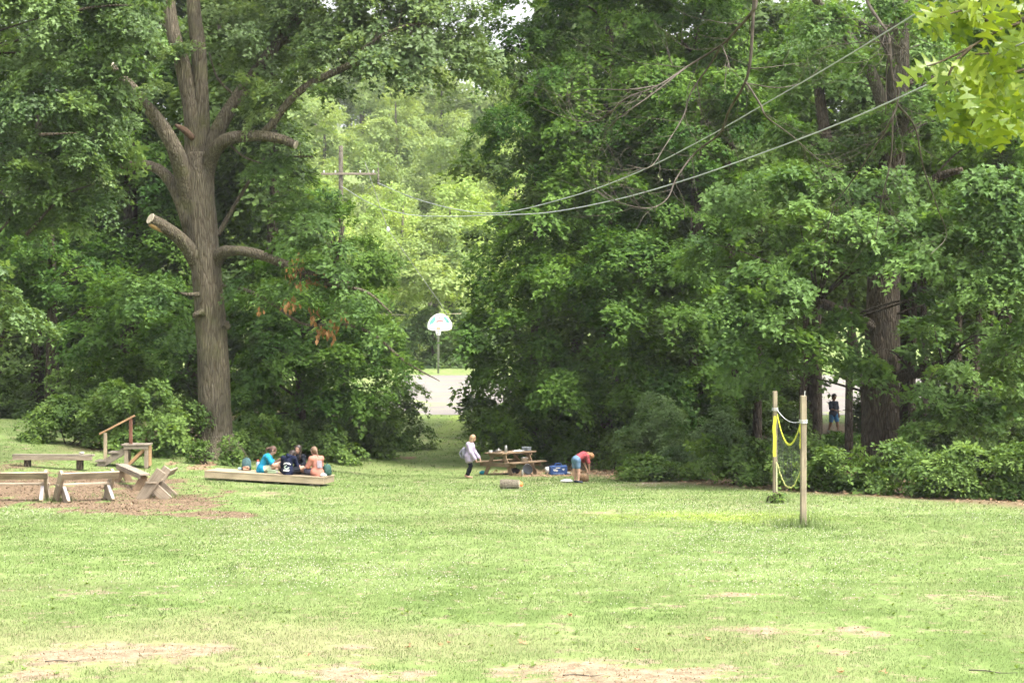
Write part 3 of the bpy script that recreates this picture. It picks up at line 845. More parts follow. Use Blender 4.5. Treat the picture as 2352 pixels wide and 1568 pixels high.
tree('side_maple', 'low drooping maple branch with bluish leaves at the left edge', b, tt,
     [vblob(-20, 660, 70, 50, 57), vblob(30, 720, 75, 45, 57), vblob(90, 755, 55, 28, 57), vblob(-30, 760, 70, 50, 57)], M_LEFT, M_BARKD, 506, .45, .15, .95, tint0=.55)

# --- the great oak
OB = G(497, 1052); OD = OB.y
def oP(vx, vy, dd=0): return P(vx, vy, OD + dd)
oak = empty('oak_tree', OB, 0, 'great oak with furrowed trunk and sawn limbs beside the wooden deck', 'tree')
s_ = OD / FV
def limb(name, pts, widths, n=10, seed=0, mt=M_BARK, parent=oak, base=OB, wob=.05, k=7):
    sp = spline([oP(*q) for q in pts], k)
    mb = MB().tube(sp, [w * s_ / 2 * .95 for w in lerp_list(widths, len(sp))], n, wob=wob, seed=seed)
    mb.v = [tuple(Vector(v) - base) for v in mb.v]
    return mb.build(name, mt, parent, True), sp
tr, tsp = limb('trunk', [(498, 1075), (497, 1045), (495, 1010), (493, 930), (489, 820), (481, 700), (470, 580), (462, 480), (457, 410), (456, 350)], [132, 98, 86, 80, 76, 73, 71, 70, 74, 56], 28, 1, wob=.035, k=10)
limbs = {}
LD = [('a', [(446, 520, .1), (440, 410, .05), (446, 330), (440, 250), (420, 150), (397, 70), (385, -20), (370, -140)], [56, 52, 48, 44, 39, 34, 29, 18]),
      ('b', [(462, 500, .1), (462, 400, .05), (464, 320), (462, 220), (456, 110), (444, 10), (440, -140)], [42, 42, 38, 38, 37, 34, 20]),
      ('c', [(448, 540, .25), (430, 440, -.12), (408, 360, -.6), (378, 300, -.9), (338, 245, -1.2), (300, 200, -1.5), (252, 152, -1.8)], [48, 46, 41, 35, 30, 28, 24]),
      ('d', [(468, 490, .25), (476, 390, .05), (500, 300, -.1), (545, 225, .2), (600, 150, .5), (660, 70, 1), (720, 0, 1.5), (790, -110, 2)], [42, 40, 37, 33, 31, 28, 24, 12]),
      ('e', [(466, 450, .2), (484, 362, -.3), (520, 322, -.9), (580, 312, -1.3), (640, 318, -1.6), (680, 333, -1.8)], [40, 38, 32, 27, 24, 20]),
      ('f', [(596, 312, -1.3), (625, 285, -1.4), (660, 238, -1.6), (705, 198, -1.8), (760, 170, -2), (830, 142, -2.2), (890, 148, -2.4), (955, 155, -2.5)], [18, 19, 19, 18, 17, 17, 14, 12]),
      ('g', [(458, 600, .3), (425, 480, .05), (398, 425, .2), (365, 390, .5), (325, 377, .8), (280, 381, 1)], [44, 40, 32, 26, 22, 18]),
      ('h', [(474, 660, .25), (440, 582, -.3), (410, 545, -.7), (375, 520, -1.0), (345, 502, -1.3)], [30, 40, 33, 30, 27]),
      ('i', [(474, 650, .25), (503, 588, -.25), (540, 576, -.9), (590, 583, -1.2), (650, 605, -1.5), (720, 632, -1.8), (800, 650, -2.1)], [40, 34, 24, 24, 22, 18, 8]),
      ('j', [(500, 540, .3), (540, 470, .6), (590, 390, .9), (620, 362, 1), (720, 360, 1.2)], [14, 10, 8, 7, 4]),
      ('k', [(510, 655, -.4), (570, 668, -.8), (630, 700, -1.2), (700, 745, -1.5), (790, 745, -1.8), (860, 770, -2), (930, 830, -2.2), (1010, 875, -2.4)], [10, 9, 8, 7, 8, 8, 6, 2]),
      ('l', [(525, 330, -.8), (560, 360, -1), (600, 375, -1.2)], [6, 5, 3]),
      ('m', [(770, 610, -2), (780, 560, -2), (790, 520, -2)], [12, 10, 5]),
      ('n', [(700, 632, -1.8), (760, 655, -2), (840, 670, -2.2), (900, 720, -2.4)], [14, 10, 7, 3]),
      ('o', [(640, 100, .8), (700, 90, .8), (790, 60, .9), (880, 30, 1)], [12, 10, 8, 4]),
      ('p', [(780, 165, -2.1), (850, 100, -2.2), (930, 60, -2.2), (1020, 60, -2.2), (1090, 80, -2.2)], [10, 9, 7, 5, 3]),
      ('q', [(545, 225, .2), (500, 180, .4), (480, 120, .5)], [8, 6, 3])]
for i, (kk_, pts, w) in enumerate(LD):
    o, sp = limb('limb', pts, w, 12 if w[0] > 20 else 7, 20 + i)
    limbs[kk_] = (o, sp)
for kk_ in ('h', 'e', 'c'):                       # pale sawn faces
    o, sp = limbs[kk_]
    t_ = (sp[-1] - sp[-2]).normalized(); r0_ = {'h': 27, 'e': 20, 'c': 26}[kk_] * s_ / 2
    mb = MB().tube([sp[-1] - t_ * .02, sp[-1] + t_ * .012], [r0_ * .97, r0_ * .93], 14)
    mb.v = [tuple(Vector(v) - OB) for v in mb.v]; mb.build('sawn_face', M_CUT, o)
# strip of bare wood under the sawn stub, broken stubs and burls on the trunk
sp = limbs['h'][1]
mb = MB().tube([p + Vector((0, -.02, -.17)) for p in sp[-9:]], lerp_list([.03, .09, .1, .09], 9), 7)
mb.v = [tuple(Vector(v) - OB) for v in mb.v]; mb.build('bare_wood_strip', plain('torn_wood', (.42, .27, .12), .85, .1, noise=.4), limbs['h'][0], True)
for j, (pts, w) in enumerate([([(458, 676, -.6), (430, 676, -.75), (412, 672, -.9)], [12, 9, 4]), ([(470, 716, -.5), (450, 722, -.56), (444, 730, -.58)], [20, 12, 5]), ([(517, 745, -.3), (526, 755, -.35)], [24, 10]), ([(444, 318, -.3), (422, 298, -.5), (402, 287, -.6)], [16, 15, 7]), ([(436, 300, 0), (470, 70, 0)], [6, 6])][:4]):
    limb('broken_stub', pts, w, 8, 60 + j, M_BARK if j != 3 else plain('rotten_wood', (.12, .075, .05), .9, .1, noise=.5, nscale=12), k=4, wob=.15)
# root flare
for a in (-2.9, -2.3, -1.5, -.8, -.15, .6):
    d_ = Vector((math.cos(a), math.sin(a), 0))
    q = [OB + d_ * .35 + Vector((0, 0, .75)), OB + d_ * .72 + Vector((0, 0, .25))]
    e = OB + d_ * 1.2; e.z = float(gz(e.x, e.y)) - .06
    MB().tube([q_ - OB for q_ in spline(q + [e], 4)], lerp_list([.25, .22, .06], 9), 8, wob=.08, seed=int(a * 10)).build('root', M_BARK, oak, True)
oblobs = [vblob(620, 40, 110, 60, OD + 1.5), vblob(720, 70, 110, 60, OD), vblob(820, 50, 110, 60, OD - 1), vblob(930, 40, 110, 60, OD - 1.5), vblob(1040, 50, 100, 60, OD - 2), vblob(1110, 80, 60, 60, OD - 2), vblob(900, 110, 120, 40, OD - 2), vblob(760, 140, 90, 40, OD - 1.5), vblob(1010, 120, 90, 45, OD - 2),
          vblob(640, -60, 200, 60, OD), vblob(880, -60, 200, 60, OD), vblob(560, 150, 50, 60, OD + 1), vblob(640, 240, 60, 50, OD - 1.5), vblob(540, 60, 60, 60, OD + 2), vblob(330, 40, 110, 80, OD + 2), vblob(680, 20, 110, 60, OD + .5), vblob(780, 100, 110, 50, OD - .5), vblob(860, 20, 110, 60, OD - .5), vblob(980, 0, 110, 50, OD - 1), vblob(1060, 110, 80, 50, OD - 2), vblob(560, 250, 45, 50, OD + 1), vblob(640, 150, 70, 50, OD + 1), vblob(860, 150, 80, 35, OD - 2.4), vblob(950, 170, 80, 35, OD - 2.6), vblob(1080, 170, 70, 40, OD - 2.4), vblob(500, 20, 60, 60, OD + 1.5), vblob(600, 210, 50, 35, OD - .9), vblob(560, 90, 50, 40, OD - .6), vblob(350, 215, 45, 30, OD - 2), vblob(420, 110, 30, 25, OD - .9), vblob(720, 190, 60, 40, OD - 1.9)]
oblobs2 = [vblob(690, 560, 60, 40, OD - 1.6), vblob(770, 600, 70, 40, OD - 2), vblob(700, 670, 90, 40, OD - 1.8), vblob(800, 690, 60, 40, OD - 2.1), vblob(870, 740, 50, 40, OD - 2.2), vblob(710, 520, 50, 40, OD - 1.5), vblob(680, 450, 60, 45, OD + .5), vblob(640, 390, 60, 40, OD), vblob(910, 830, 35, 30, OD - 2.3), vblob(340, 690, 70, 45, OD - 1.2), vblob(290, 660, 50, 35, OD - 1), vblob(380, 640, 50, 35, OD - 1), vblob(560, 660, 40, 25, OD - .6), vblob(400, 790, 40, 50, OD + 3)]
V, F, T, C = foliage(oblobs, .72, .16, .8, 71, True, k=.95, back=.7, tint0=.5)
V2, F2, T2, C2 = foliage(oblobs2, .62, .16, .9, 72, True, k=1.0, tint0=.42)
link('crown', np_mesh('crown', V - np.array(OB), F, M_OAKG, False, T), oak)
link('crown', np_mesh('crown', V2 - np.array(OB), F2, M_OAKL, False, T2), oak)
allp = [p for kk_ in limbs for p in limbs[kk_][1]]
twigs(allp, np.concatenate([C, C2]), .5, .04, 73, oak, M_BARK, 90)
# withered brown leaf bunches hanging from the low right limb
g = np.random.default_rng(9); DV, DT = [], []
for vx, vy, w, h, n in ((672, 622, 14, 22, 26), (695, 610, 12, 22, 20), (712, 645, 14, 16, 20), (735, 632, 20, 18, 26), (690, 650, 8, 14, 10), (660, 700, 16, 16, 16), (672, 690, 10, 18, 10), (720, 720, 12, 22, 20), (740, 758, 18, 18, 24), (770, 742, 14, 24, 20), (765, 770, 9, 14, 10), (600, 708, 5, 9, 6), (790, 730, 10, 16, 10), (680, 590, 8, 10, 6)):
    for q in range(n):
        p = np.array(oP(vx + g.normal(0, w * .55), vy + g.normal(0, h * .5), -1.9 + g.normal(0, .2)))
        L = g.uniform(.15, .25); a = g.random() * 6.28
        dn = np.array([g.normal(0, .25), g.normal(0, .25), -1.0]); sd = np.array([math.cos(a), math.sin(a), 0]) * L * .28; pr = np.array([-math.sin(a), math.cos(a), 0]) * L * .12
        DV += [p, p + dn * L * .45 + sd + pr, p + dn * L, p + dn * L * .45 - sd + pr]; DT += [g.random()] * 4
DF = np.arange(len(DV)).reshape(-1, 4)
link('withered_leaves', np_mesh('withered_leaves', np.array(DV) - np.array(OB), np.concatenate([DF[:, [0, 1, 2]], DF[:, [0, 2, 3]]]), M_DEADL, False, DT), oak)

# --- right wood, front row
b, t = simple_trunk(1400, 80, -150, .34)
tree('broad_maple', 'broad dark green maple right of the gap reaching out of frame', b, t,
     [vblob(1200, 60, 90, 80, 76), vblob(1330, 40, 120, 90, 77), vblob(1190, 180, 90, 70, 75), vblob(1320, 180, 130, 80, 75), vblob(1200, 300, 90, 70, 74), vblob(1330, 310, 120, 80, 74), vblob(1220, 410, 80, 70, 74.5), vblob(1340, 430, 110, 80, 73.5),
      vblob(1180, 520, 60, 60, 74), vblob(1270, 540, 100, 60, 73), vblob(1150, 610, 80, 50, 73.5), vblob(1280, 640, 120, 60, 72.5), vblob(1120, 690, 70, 50, 73.5), vblob(1220, 740, 120, 55, 72.5), vblob(1110, 780, 75, 50, 73.5), vblob(1090, 840, 55, 45, 74), vblob(1210, 820, 90, 50, 73), vblob(1130, 900, 45, 70, 75), vblob(1250, -60, 200, 80, 77), vblob(1110, 330, 45, 40, 75), vblob(1090, 130, 50, 60, 76), vblob(1160, 850, 70, 50, 73), vblob(1290, 890, 90, 50, 72), vblob(1420, 800, 80, 60, 72), vblob(1150, 960, 60, 50, 74)],
     M_MAPLE, M_BARKD, 510, .85, .17, 1.0, tint0=.4)
b, t = simple_trunk(1600, 79, -150, .3)
tree('middle_maple', 'dark maple in the middle of the right wood behind the cables', b, t,
     [vblob(1480, 60, 110, 90, 75), vblob(1620, 80, 110, 90, 75), vblob(1480, 200, 110, 80, 74), vblob(1620, 220, 120, 80, 73), vblob(1760, 120, 100, 90, 75), vblob(1480, 330, 100, 80, 73), vblob(1600, 350, 110, 70, 72), vblob(1740, 300, 100, 80, 73), vblob(1450, 460, 100, 70, 72), vblob(1570, 500, 110, 70, 71.5), vblob(1430, 580, 100, 60, 71), vblob(1560, 620, 100, 60, 70.5), vblob(1400, 690, 100, 60, 70.5), vblob(1510, 740, 100, 60, 70), vblob(1620, 700, 80, 60, 71), vblob(1560, -60, 260, 80, 76), vblob(1690, 600, 70, 60, 72), vblob(1720, 440, 80, 60, 72), vblob(1500, 850, 100, 60, 71), vblob(1620, 820, 90, 60, 71.5), vblob(1700, 780, 70, 60, 71.5), vblob(1600, 910, 90, 50, 71)],
     M_MAPLE, M_BARKD, 511, .85, .17, 1.0, tint0=.34)
for i, (vx, vt, vb, rx, mm, lb) in enumerate([(1150, 930, 1040, 70, M_SHRUB, 'light green shrub behind the left end of the picnic table'), (1250, 850, 1060, 110, M_MAPLE, 'tall leafy shrub rising behind the picnic table'), (1390, 800, 1065, 130, M_MAPLE, 'tallest dark shrub in the middle of the right wood edge'), (1500, 915, 1090, 90, M_SHRUBG, 'greyish fine leaved shrub right of the bending child'), (1400, 990, 1080, 60, M_SHRUB, 'leafy shrub directly behind the bending child'), (1620, 930, 1100, 90, M_SHRUBG, 'second greyish shrub left of the far volleyball post'),
     (1540, 1040, 1105, 90, M_SHRUB, 'low bright shrub at the lawn edge left of the volleyball net'), (1690, 1000, 1115, 80, M_SHRUB, 'bright shrub just left of the far volleyball post'), (1820, 985, 1125, 80, M_SHRUB, 'leafy shrub seen between the volleyball posts'), (1920, 1035, 1130, 75, M_SHRUB, 'bright low shrub right of the near volleyball post'), (2030, 1010, 1135, 85, M_SHRUB, 'bright shrub at the foot of the right oak trunk'), (2140, 1040, 1142, 80, M_SHRUB, 'bright low shrub right of the oak trunk'), (2250, 1020, 1146, 90, M_SHRUB, 'bright shrub second from the right edge'), (2360, 1020, 1150, 90, M_SHRUB, 'bright shrub at the right edge of the lawn'),
     (2330, 950, 1110, 120, M_DEEP, 'dark shrub behind the bright ones at the right edge'), (1690, 880, 1065, 90, M_DEEP, 'dark shrub deep behind the far volleyball post'), (1925, 990, 1065, 70, M_MAPLE, 'dark leafy shrub hiding the legs of the walking person'), (2190, 960, 1095, 90, M_DEEP, 'dark shrub behind the right oak trunk'), (1580, 820, 1050, 110, M_DEEP, 'tall dark shrub behind the greyish ones'), (1790, 900, 1060, 70, M_DEEP, 'dark shrub behind the volleyball net')]):
    hedge_shrub(vx, vt, vb, rx * (1.3 if mm is M_SHRUB else 1.1), mm, lb, 540 + i, .125 if mm is not M_SHRUBG else .085, lobed=mm is M_MAPLE, tint0=.34)
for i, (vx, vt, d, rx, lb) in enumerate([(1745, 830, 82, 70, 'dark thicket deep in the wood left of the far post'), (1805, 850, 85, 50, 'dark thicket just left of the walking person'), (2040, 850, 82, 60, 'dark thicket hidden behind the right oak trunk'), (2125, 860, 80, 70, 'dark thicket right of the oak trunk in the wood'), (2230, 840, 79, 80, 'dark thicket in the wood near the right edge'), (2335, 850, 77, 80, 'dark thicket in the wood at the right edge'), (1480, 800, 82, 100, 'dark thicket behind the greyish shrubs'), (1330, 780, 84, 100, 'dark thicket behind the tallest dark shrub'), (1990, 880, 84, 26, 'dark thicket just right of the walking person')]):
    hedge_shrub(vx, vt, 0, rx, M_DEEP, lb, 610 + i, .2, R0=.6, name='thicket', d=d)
# left undergrowth
for i, (vx, vt, vb, rx, mm, lb) in enumerate([(165, 890, 1025, 105, M_SHRUB, 'bright leafy bush farthest left behind the wooden steps'), (310, 865, 1045, 125, M_SHRUB, 'bright leafy bush behind the handrail of the steps'), (425, 900, 1048, 70, M_SHRUB, 'leafy bush touching the left side of the oak trunk'), (145, 850, 990, 35, M_SHRUB, 'upright leafy sapling above the left bushes'), (590, 950, 1058, 70, M_SHRUB, 'low bush just right of the oak trunk'), (710, 950, 1056, 110, M_SHRUB, 'low undergrowth behind the seated group'), (840, 900, 1052, 100, M_SHRUB, 'rounded bush left of the grass path'), (915, 860, 1035, 75, M_SHRUB, 'tall bush at the corner of the grass path'), (610, 860, 1030, 90, M_MAPLE, 'dark bush between the oak and the dense maple'), (10, 850, 960, 80, M_DEEP, 'dark bush at the far left edge of the lawn'), (250, 800, 985, 120, M_MAPLE, 'tall dark bush above the bright left bushes'), (740, 880, 1030, 90, M_MAPLE, 'dark bush under the dense maple')]):
    hedge_shrub(vx, vt, vb, rx * 1.1, mm, lb, 570 + i, .13, lobed=mm is M_MAPLE, tint0=.45)
for i, (vx, vt, vb, rx, lb) in enumerate([(455, 1000, 1066, 24, 'small leafy shoot at the left foot of the oak'), (530, 990, 1070, 32, 'small leafy shoot at the right foot of the oak')]):
    hedge_shrub(vx, vt, vb, rx, M_SHRUB, lb, 590 + i, .11, R0=.2, name='leafy_shoot')

# --- right oak: big dark trunk, sprays reaching forward
RO = base_at(2025, 62)
roak = empty('furrowed_oak', RO, 0, 'large oak with a dark furrowed trunk standing in the right wood', 'tree')
def rl(name, pts, widths, n=10, seed=0, mt=M_BARKD):
    sp = spline([P(*q) for q in pts], 7)
    mb = MB().tube(sp, [w * 62 / FV / 2 for w in lerp_list(widths, len(sp))], n, wob=.04, seed=seed)
    mb.v = [tuple(Vector(v) - RO) for v in mb.v]
    return mb.build(name, mt, roak, True), sp
o, rsp = rl('trunk', [(2022, 1130, 62), (2022, 1060, 62), (2023, 950, 62), (2026, 800, 62), (2030, 650, 62), (2036, 520, 62), (2048, 380, 62), (2060, 240, 62), (2066, 120, 62), (2068, -60, 62)], [120, 92, 84, 80, 76, 70, 60, 52, 46, 34], 24, 3)
RL = [rsp]
for i, (pts, w, mm) in enumerate([([(2050, 330, 62), (2010, 190, 61.5), (1960, 100, 61), (1890, 20, 60.5), (1850, -40, 60)], [30, 28, 26, 22, 18], M_BARKG), ([(2064, 200, 62), (2030, 90, 62.3), (1960, 40, 62.5)], [24, 20, 14], M_BARKG), ([(2050, 330, 62), (2090, 240, 61), (2130, 190, 60.5)], [40, 26, 12], M_BARKG), ([(2020, 760, 62), (1940, 720, 61), (1860, 680, 60), (1830, 650, 59.5)], [36, 26, 18, 10], M_BARKD), ([(2040, 870, 62), (2120, 850, 61), (2180, 830, 60.5), (2200, 790, 60)], [28, 26, 22, 10], M_BARKD), ([(1960, 470, 63), (1930, 420, 63), (1900, 330, 63.5), (1880, 200, 64)], [36, 34, 30, 24], M_BARKD), ([(2090, 470, 62.5), (2150, 410, 62.5), (2210, 390, 62)], [24, 22, 14], M_BARKD), ([(2060, 240, 61.8), (2064, 100, 61.6), (2066, -40, 61.5)], [44, 40, 34], M_BARKG)]):
    o, sp = rl('limb', pts, w, 10, 80 + i, mm); RL.append(sp)
rb = [(1780, 410, 80, 35, 60), (1850, 500, 70, 40, 59), (1960, 530, 90, 45, 58.5), (2060, 570, 90, 45, 58), (1900, 590, 80, 40, 58.5), (1760, 640, 90, 45, 58.5), (1840, 660, 90, 40, 58), (1700, 720, 90, 50, 58.5), (1800, 740, 80, 45, 58), (1690, 800, 70, 45, 58.5), (1880, 780, 60, 40, 58.5), (2120, 620, 80, 50, 57.5), (2200, 560, 100, 50, 57), (2300, 480, 110, 60, 57), (2250, 640, 100, 50, 57), (2340, 600, 80, 70, 56.5), (2120, 700, 50, 60, 58.5), (2300, 420, 90, 40, 57), (2160, 470, 70, 40, 58), (2125, 895, 55, 40, 59), (1960, 800, 35, 30, 59.5), (2220, 880, 80, 50, 59.5), (2310, 800, 70, 60, 58), (2370, 740, 60, 60, 56.5), (2340, 900, 70, 60, 60), (1750, 530, 80, 40, 61), (1650, 580, 80, 40, 62), (1680, 450, 70, 40, 62), (1830, 330, 80, 50, 63), (1960, 350, 60, 50, 62.5), (2160, 330, 80, 60, 63), (1940, 200, 60, 60, 64), (2150, 120, 80, 90, 64), (1820, 200, 80, 60, 65), (1860, 60, 80, 60, 64.5), (2250, 230, 90, 100, 64), (2230, 720, 90, 50, 61), (2150, 790, 70, 40, 61), (2000, 40, 60, 60, 64.5), (1740, 880, 80, 40, 62), (2260, 940, 90, 40, 60.5), (2110, 430, 60, 50, 61), (1960, 440, 60, 45, 61), (2000, 280, 50, 40, 61), (1800, 830, 80, 40, 60), (2180, 960, 80, 45, 60), (1995, 850, 40, 30, 60), (2110, 780, 45, 40, 60), (2130, 1000, 70, 40, 59), (1880, 420, 70, 45, 60.5), (2240, 300, 80, 60, 60), (2050, 440, 70, 45, 59.5), (1990, 500, 70, 40, 59), (2080, 520, 60, 40, 58.5), (1900, 50, 70, 45, 60), (1985, 130, 60, 40, 60), (2110, 50, 60, 50, 60.5), (2140, 240, 60, 45, 60), (1930, 725, 55, 35, 59), (2060, 340, 50, 30, 60.5), (1840, 130, 70, 50, 62), (2190, 170, 60, 60, 61), (2040, 10, 50, 30, 61), (1908, 825, 42, 32, 61)]
V, F, T, C = foliage([vblob(*q) for q in rb], .7, .175, 1.05, 81, True, k=1.15, tint0=.48)
link('crown', np_mesh('crown', V - np.array(RO), F, M_OAKL, False, T), roak)
twigs([p for s__ in RL for p in s__[:int(len(s__) * .62)]], C, .35, .05, 82, roak, M_BARKD, 80)
b, t = simple_trunk(2420, 66, -100, .35)
tree('edge_oak', 'dark oak at the right edge behind the hanging green leaves', b, t, [vblob(2330, 100, 110, 110, 66), vblob(2300, 260, 100, 90, 66), vblob(2400, 350, 90, 100, 65), vblob(2250, 30, 110, 80, 67), vblob(2380, -20, 120, 80, 66), vblob(2200, 380, 80, 60, 66)], M_MAPLE, M_BARKD, 520, .7, .18, .85, tint0=.38)

# ------------------------------------------------------------------ wooden things on the left
M_WOOD = wood('weathered_timber', (.21, .17, .125), (.46, .39, .305))
M_WOODG = wood('grey_timber', (.17, .145, .115), (.31, .27, .225))
M_WOODN = wood('newer_timber', (.30, .24, .16), (.43, .36, .26))
M_WOODR = wood('orange_timber', (.30, .18, .09), (.50, .33, .19))
M_WOODB = wood('brown_timber', (.17, .12, .075), (.30, .22, .145))
M_RED = wood('dark_red_timber', (.10, .045, .03), (.20, .095, .06))
M_PALE = plain('lit_edge_tone', (.36, .335, .34), .8, .2, noise=.15)  # light on the short legs' edges, put into a pale colour
M_WHITE = plain('white_plastic', (.80, .80, .78), .45, .4, noise=.05)
M_BLACK = plain('black_plastic', (.02, .02, .022), .5, .4, noise=.3)
M_STEEL = plain('stainless_steel', (.55, .54, .50), .28, .5, metal=.9, noise=.15)
M_ROCK = plain('grey_stone', (.38, .36, .32), .9, .2, noise=.35, bump=.4, bscale=20)

def plank(name, p0, p1, wdir, w, t, m, parent, ch=None):
    """a board from p0 to p1, its width along wdir; grain along its own X"""
    p0, p1 = Vector(p0), Vector(p1); x = (p1 - p0); L = x.length; x.normalize()
    y = Vector(wdir); y = (y - x * y.dot(x)).normalized(); z = x.cross(y)
    o = MB().box((0, 0, 0), (L, w, t), ch=ch if ch is not None else min(w, t) * .1).build(name, m, parent)
    Mx = Matrix((x, y, z)).transposed()
    o.location = (p0 + p1) / 2; o.rotation_euler = Mx.to_euler()
    return o
def leaning_bench(label, c, rz, L, m=None, pale=True):
    m = m or M_WOOD
    root = empty('slanted_bench', c, rz, label, 'bench', 'slant legged benches round the mulch')
    for sx in (-1, 1):
        x = sx * (L / 2 - .08)
        plank('long_leg', (x, .36, -.04), (x, -.205, .745), (0, 1, 0), .27, .085, m, root)
        l2 = plank('short_leg', (x - sx * .09, -.38, -.04), (x - sx * .09, .10, .40), (0, 1, 0), .25, .085, m, root)
        if pale:
            e = MB().box((0, 0, 0), (.46, .003, .08), ch=.0008).build('lit_edge_strip', M_PALE, l2)  # thin strip painting the light that catches this leg's edge
            e.location = (-.05, -.1265, 0)
    plank('seat_plank', (-L / 2, .06, .435), (L / 2, .06, .435), (0, 1, 0), .29, .045, m, root)
    d = Vector((0, -.63, .91)).normalized()
    ctr = Vector((0, -.255, .765)) + Vector((0, -.84, -.605)).normalized() * .158
    plank('backrest_plank', ctr - Vector((L / 2, 0, 0)), ctr + Vector((L / 2, 0, 0)), d, .21, .045, m, root)
    return root
leaning_bench('slant legged wooden bench in the middle with its back to the camera', G(196, 1150), R(31), 1.52)
p = G(108, 1150); leaning_bench('slant legged wooden bench cut off by the left edge', on(p.x - 1.12, p.y - .05), R(6), 2.35)
p1, p2 = G(353, 1146), G(368, 1139)
ax_ = (p2 - p1); ax_.z = 0; ax_.normalize(); c_ = p1 + ax_ * .55; c_.z = float(gz(c_.x, c_.y))
leaning_bench('chunky slant legged bench seen end on at the right of the mulch', c_, math.atan2(ax_.y, ax_.x), 1.3, M_WOOD, False)
p1, p2 = G(274, 1100), G(335, 1128)
lb = empty('plank_bench', p1.lerp(p2, .5), math.atan2(p2.y - p1.y, p2.x - p1.x), 'low grey plank bench running from the steps to the end on bench', 'bench')
Lb = min(3.2, (p2 - p1).length + 1.0); tl_ = math.atan2(p2.z - p1.z, (p2 - p1).length); lb.rotation_euler[1] = -tl_
plank('seat_plank', (-Lb / 2, 0, .44), (Lb / 2, 0, .44), (0, 1, 0), .29, .05, M_WOODG, lb)
plank('front_apron', (-Lb / 2 + .05, -.12, .365), (Lb / 2 - .05, -.12, .365), (0, 0, 1), .09, .04, M_WOOD, lb)
for sx in (-1, 1):
    x = sx * (Lb / 2 - .28)
    plank('slanted_leg', (x, .20, -.03), (x, -.06, .41), (0, 1, 0), .20, .08, M_WOODB, lb)
    plank('slanted_leg', (x + .085, -.22, -.03), (x + .085, .05, .41), (0, 1, 0), .20, .08, M_WOODB, lb)

# low backless bench with a stone on it
p1, p2 = G(60, 1071), G(187, 1080)
bb = empty('backless_bench', p1.lerp(p2, .5), math.atan2(p2.y - p1.y, p2.x - p1.x), 'low backless plank bench with a stone on it', 'bench')
Lb = (p2 - p1).length + .75
plank('seat_plank', (-Lb / 2, 0, .40), (Lb / 2, 0, .40), (0, 1, 0), .30, .05, M_WOODG, bb)
plank('front_apron', (-Lb / 2 + .01, -.13, .315), (Lb / 2 - .01, -.13, .315), (0, 0, 1), .115, .045, M_WOOD, bb)
for x in (-Lb / 2 + .42, Lb / 2 - .42):
    MB().box((0, 0, 0), (.17, .22, .40), ch=.02).build('block_leg', M_BARKD, bb, loc=(x, 0, .172))
mb = MB().ball((0, 0, 0), (.09, .06, .045), 9, 6)
mb.v = [(x * (1 + .15 * math.sin(7 * y * 20 + z * 30)), y, z * (1 + .2 * math.sin(x * 40))) for x, y, z in mb.v]
w_ = Matrix.Rotation(bb.rotation_euler.z, 3, 'Z') @ Vector((Lb / 2 - .38, .02, .463)) + bb.location
tag(mb.build('stone', M_ROCK, None, True, loc=w_), 'grey stone lying on the backless plank bench', 'stone')

# wooden mounting steps with a handrail
c = G(285, 1071)
st = empty('wooden_steps', c, R(4), 'small wooden steps with a sloping handrail and square platform', 'steps')
for y in (-.3, .3):
    plank('stringer', (-.62, y, .02), (.12, y, .50), (0, 0, 1), .17, .045, M_WOODG, st)
    for x in (.09, .60): plank('post', (x, y * .98, -.03), (x, y * .98, .575), (0, 1, 0), .10, .10, M_WOOD, st)
    plank('brace', (.14, y * 1.02, .06), (.55, y * 1.02, .50), (0, 0, 1), .08, .035, M_WOODR, st)
    plank('rim_board', (.03, y * 1.19, .54), (.66, y * 1.19, .54), (0, 0, 1), .09, .035, M_WOODG, st)
plank('side_panel', (.664, -.2, .30), (.664, .3, .30), (0, 0, 1), .55, .03, M_WOODR, st)
for q in range(4): plank('platform_board', (-.02 + .181 * q + .08, -.40, .605), (-.02 + .181 * q + .08, .40, .605), (1, 0, 0), .172, .042, M_WOODG, st)
for x, z in ((-.56, .165), (-.22, .395)):
    plank('tread', (x, -.36, z), (x, .36, z), (1, 0, 0), .28, .042, M_WOODG, st)
    plank('riser', (x - .08, -.33, z - .10), (x - .08, .33, z - .10), (0, 0, 1), .14, .03, M_WOOD, st)
plank('rail_post', (-.45, -.25, .18), (-.45, -.25, .93), (0, 1, 0), .088, .088, M_WOODN, st)
plank('rail_post', (.20, -.25, .62), (.20, -.25, 1.32), (0, 1, 0), .088, .088, M_RED, st)
plank('handrail', (-.60, -.25, .90), (.30, -.25, 1.40), (0, 1, 0), .10, .05, M_WOODR, st)

st.scale = (1.18, 1.18, 1.12)

# ------------------------------------------------------------------ the low deck and what lies on it
p1, p2 = G(469, 1102), G(744, 1120)
p2.y += .4 * (p1.y - p2.y); p2.x *= 1.012; p2.z = float(gz(p2.x, p2.y))
dk = empty('wooden_deck', p1, 0, 'long low wooden deck with four people sitting on it', 'deck')
dx = (p2 - p1); DL = dx.length; dxn = dx.normalized()
dyn = Vector((-dxn.y, dxn.x, 0)).normalized(); dzn = dxn.cross(dyn)
DM = Matrix((dxn, dyn, dzn)).transposed().to_4x4(); DM.translation = p1
dk.rotation_euler = DM.to_euler()
DW, DH = 1.22, .26
plank('front_rim', (0, .022, .155), (DL, .022, .155), (0, 0, 1), .17, .042, M_WOODN, dk)
plank('back_rim', (0, DW - .022, .155), (DL, DW - .022, .155), (0, 0, 1), .17, .042, M_WOODN, dk)
for x in (.021, DL - .021): plank('end_rim', (x, .045, .155), (x, DW - .045, .155), (0, 0, 1), .17, .042, M_WOODN, dk)
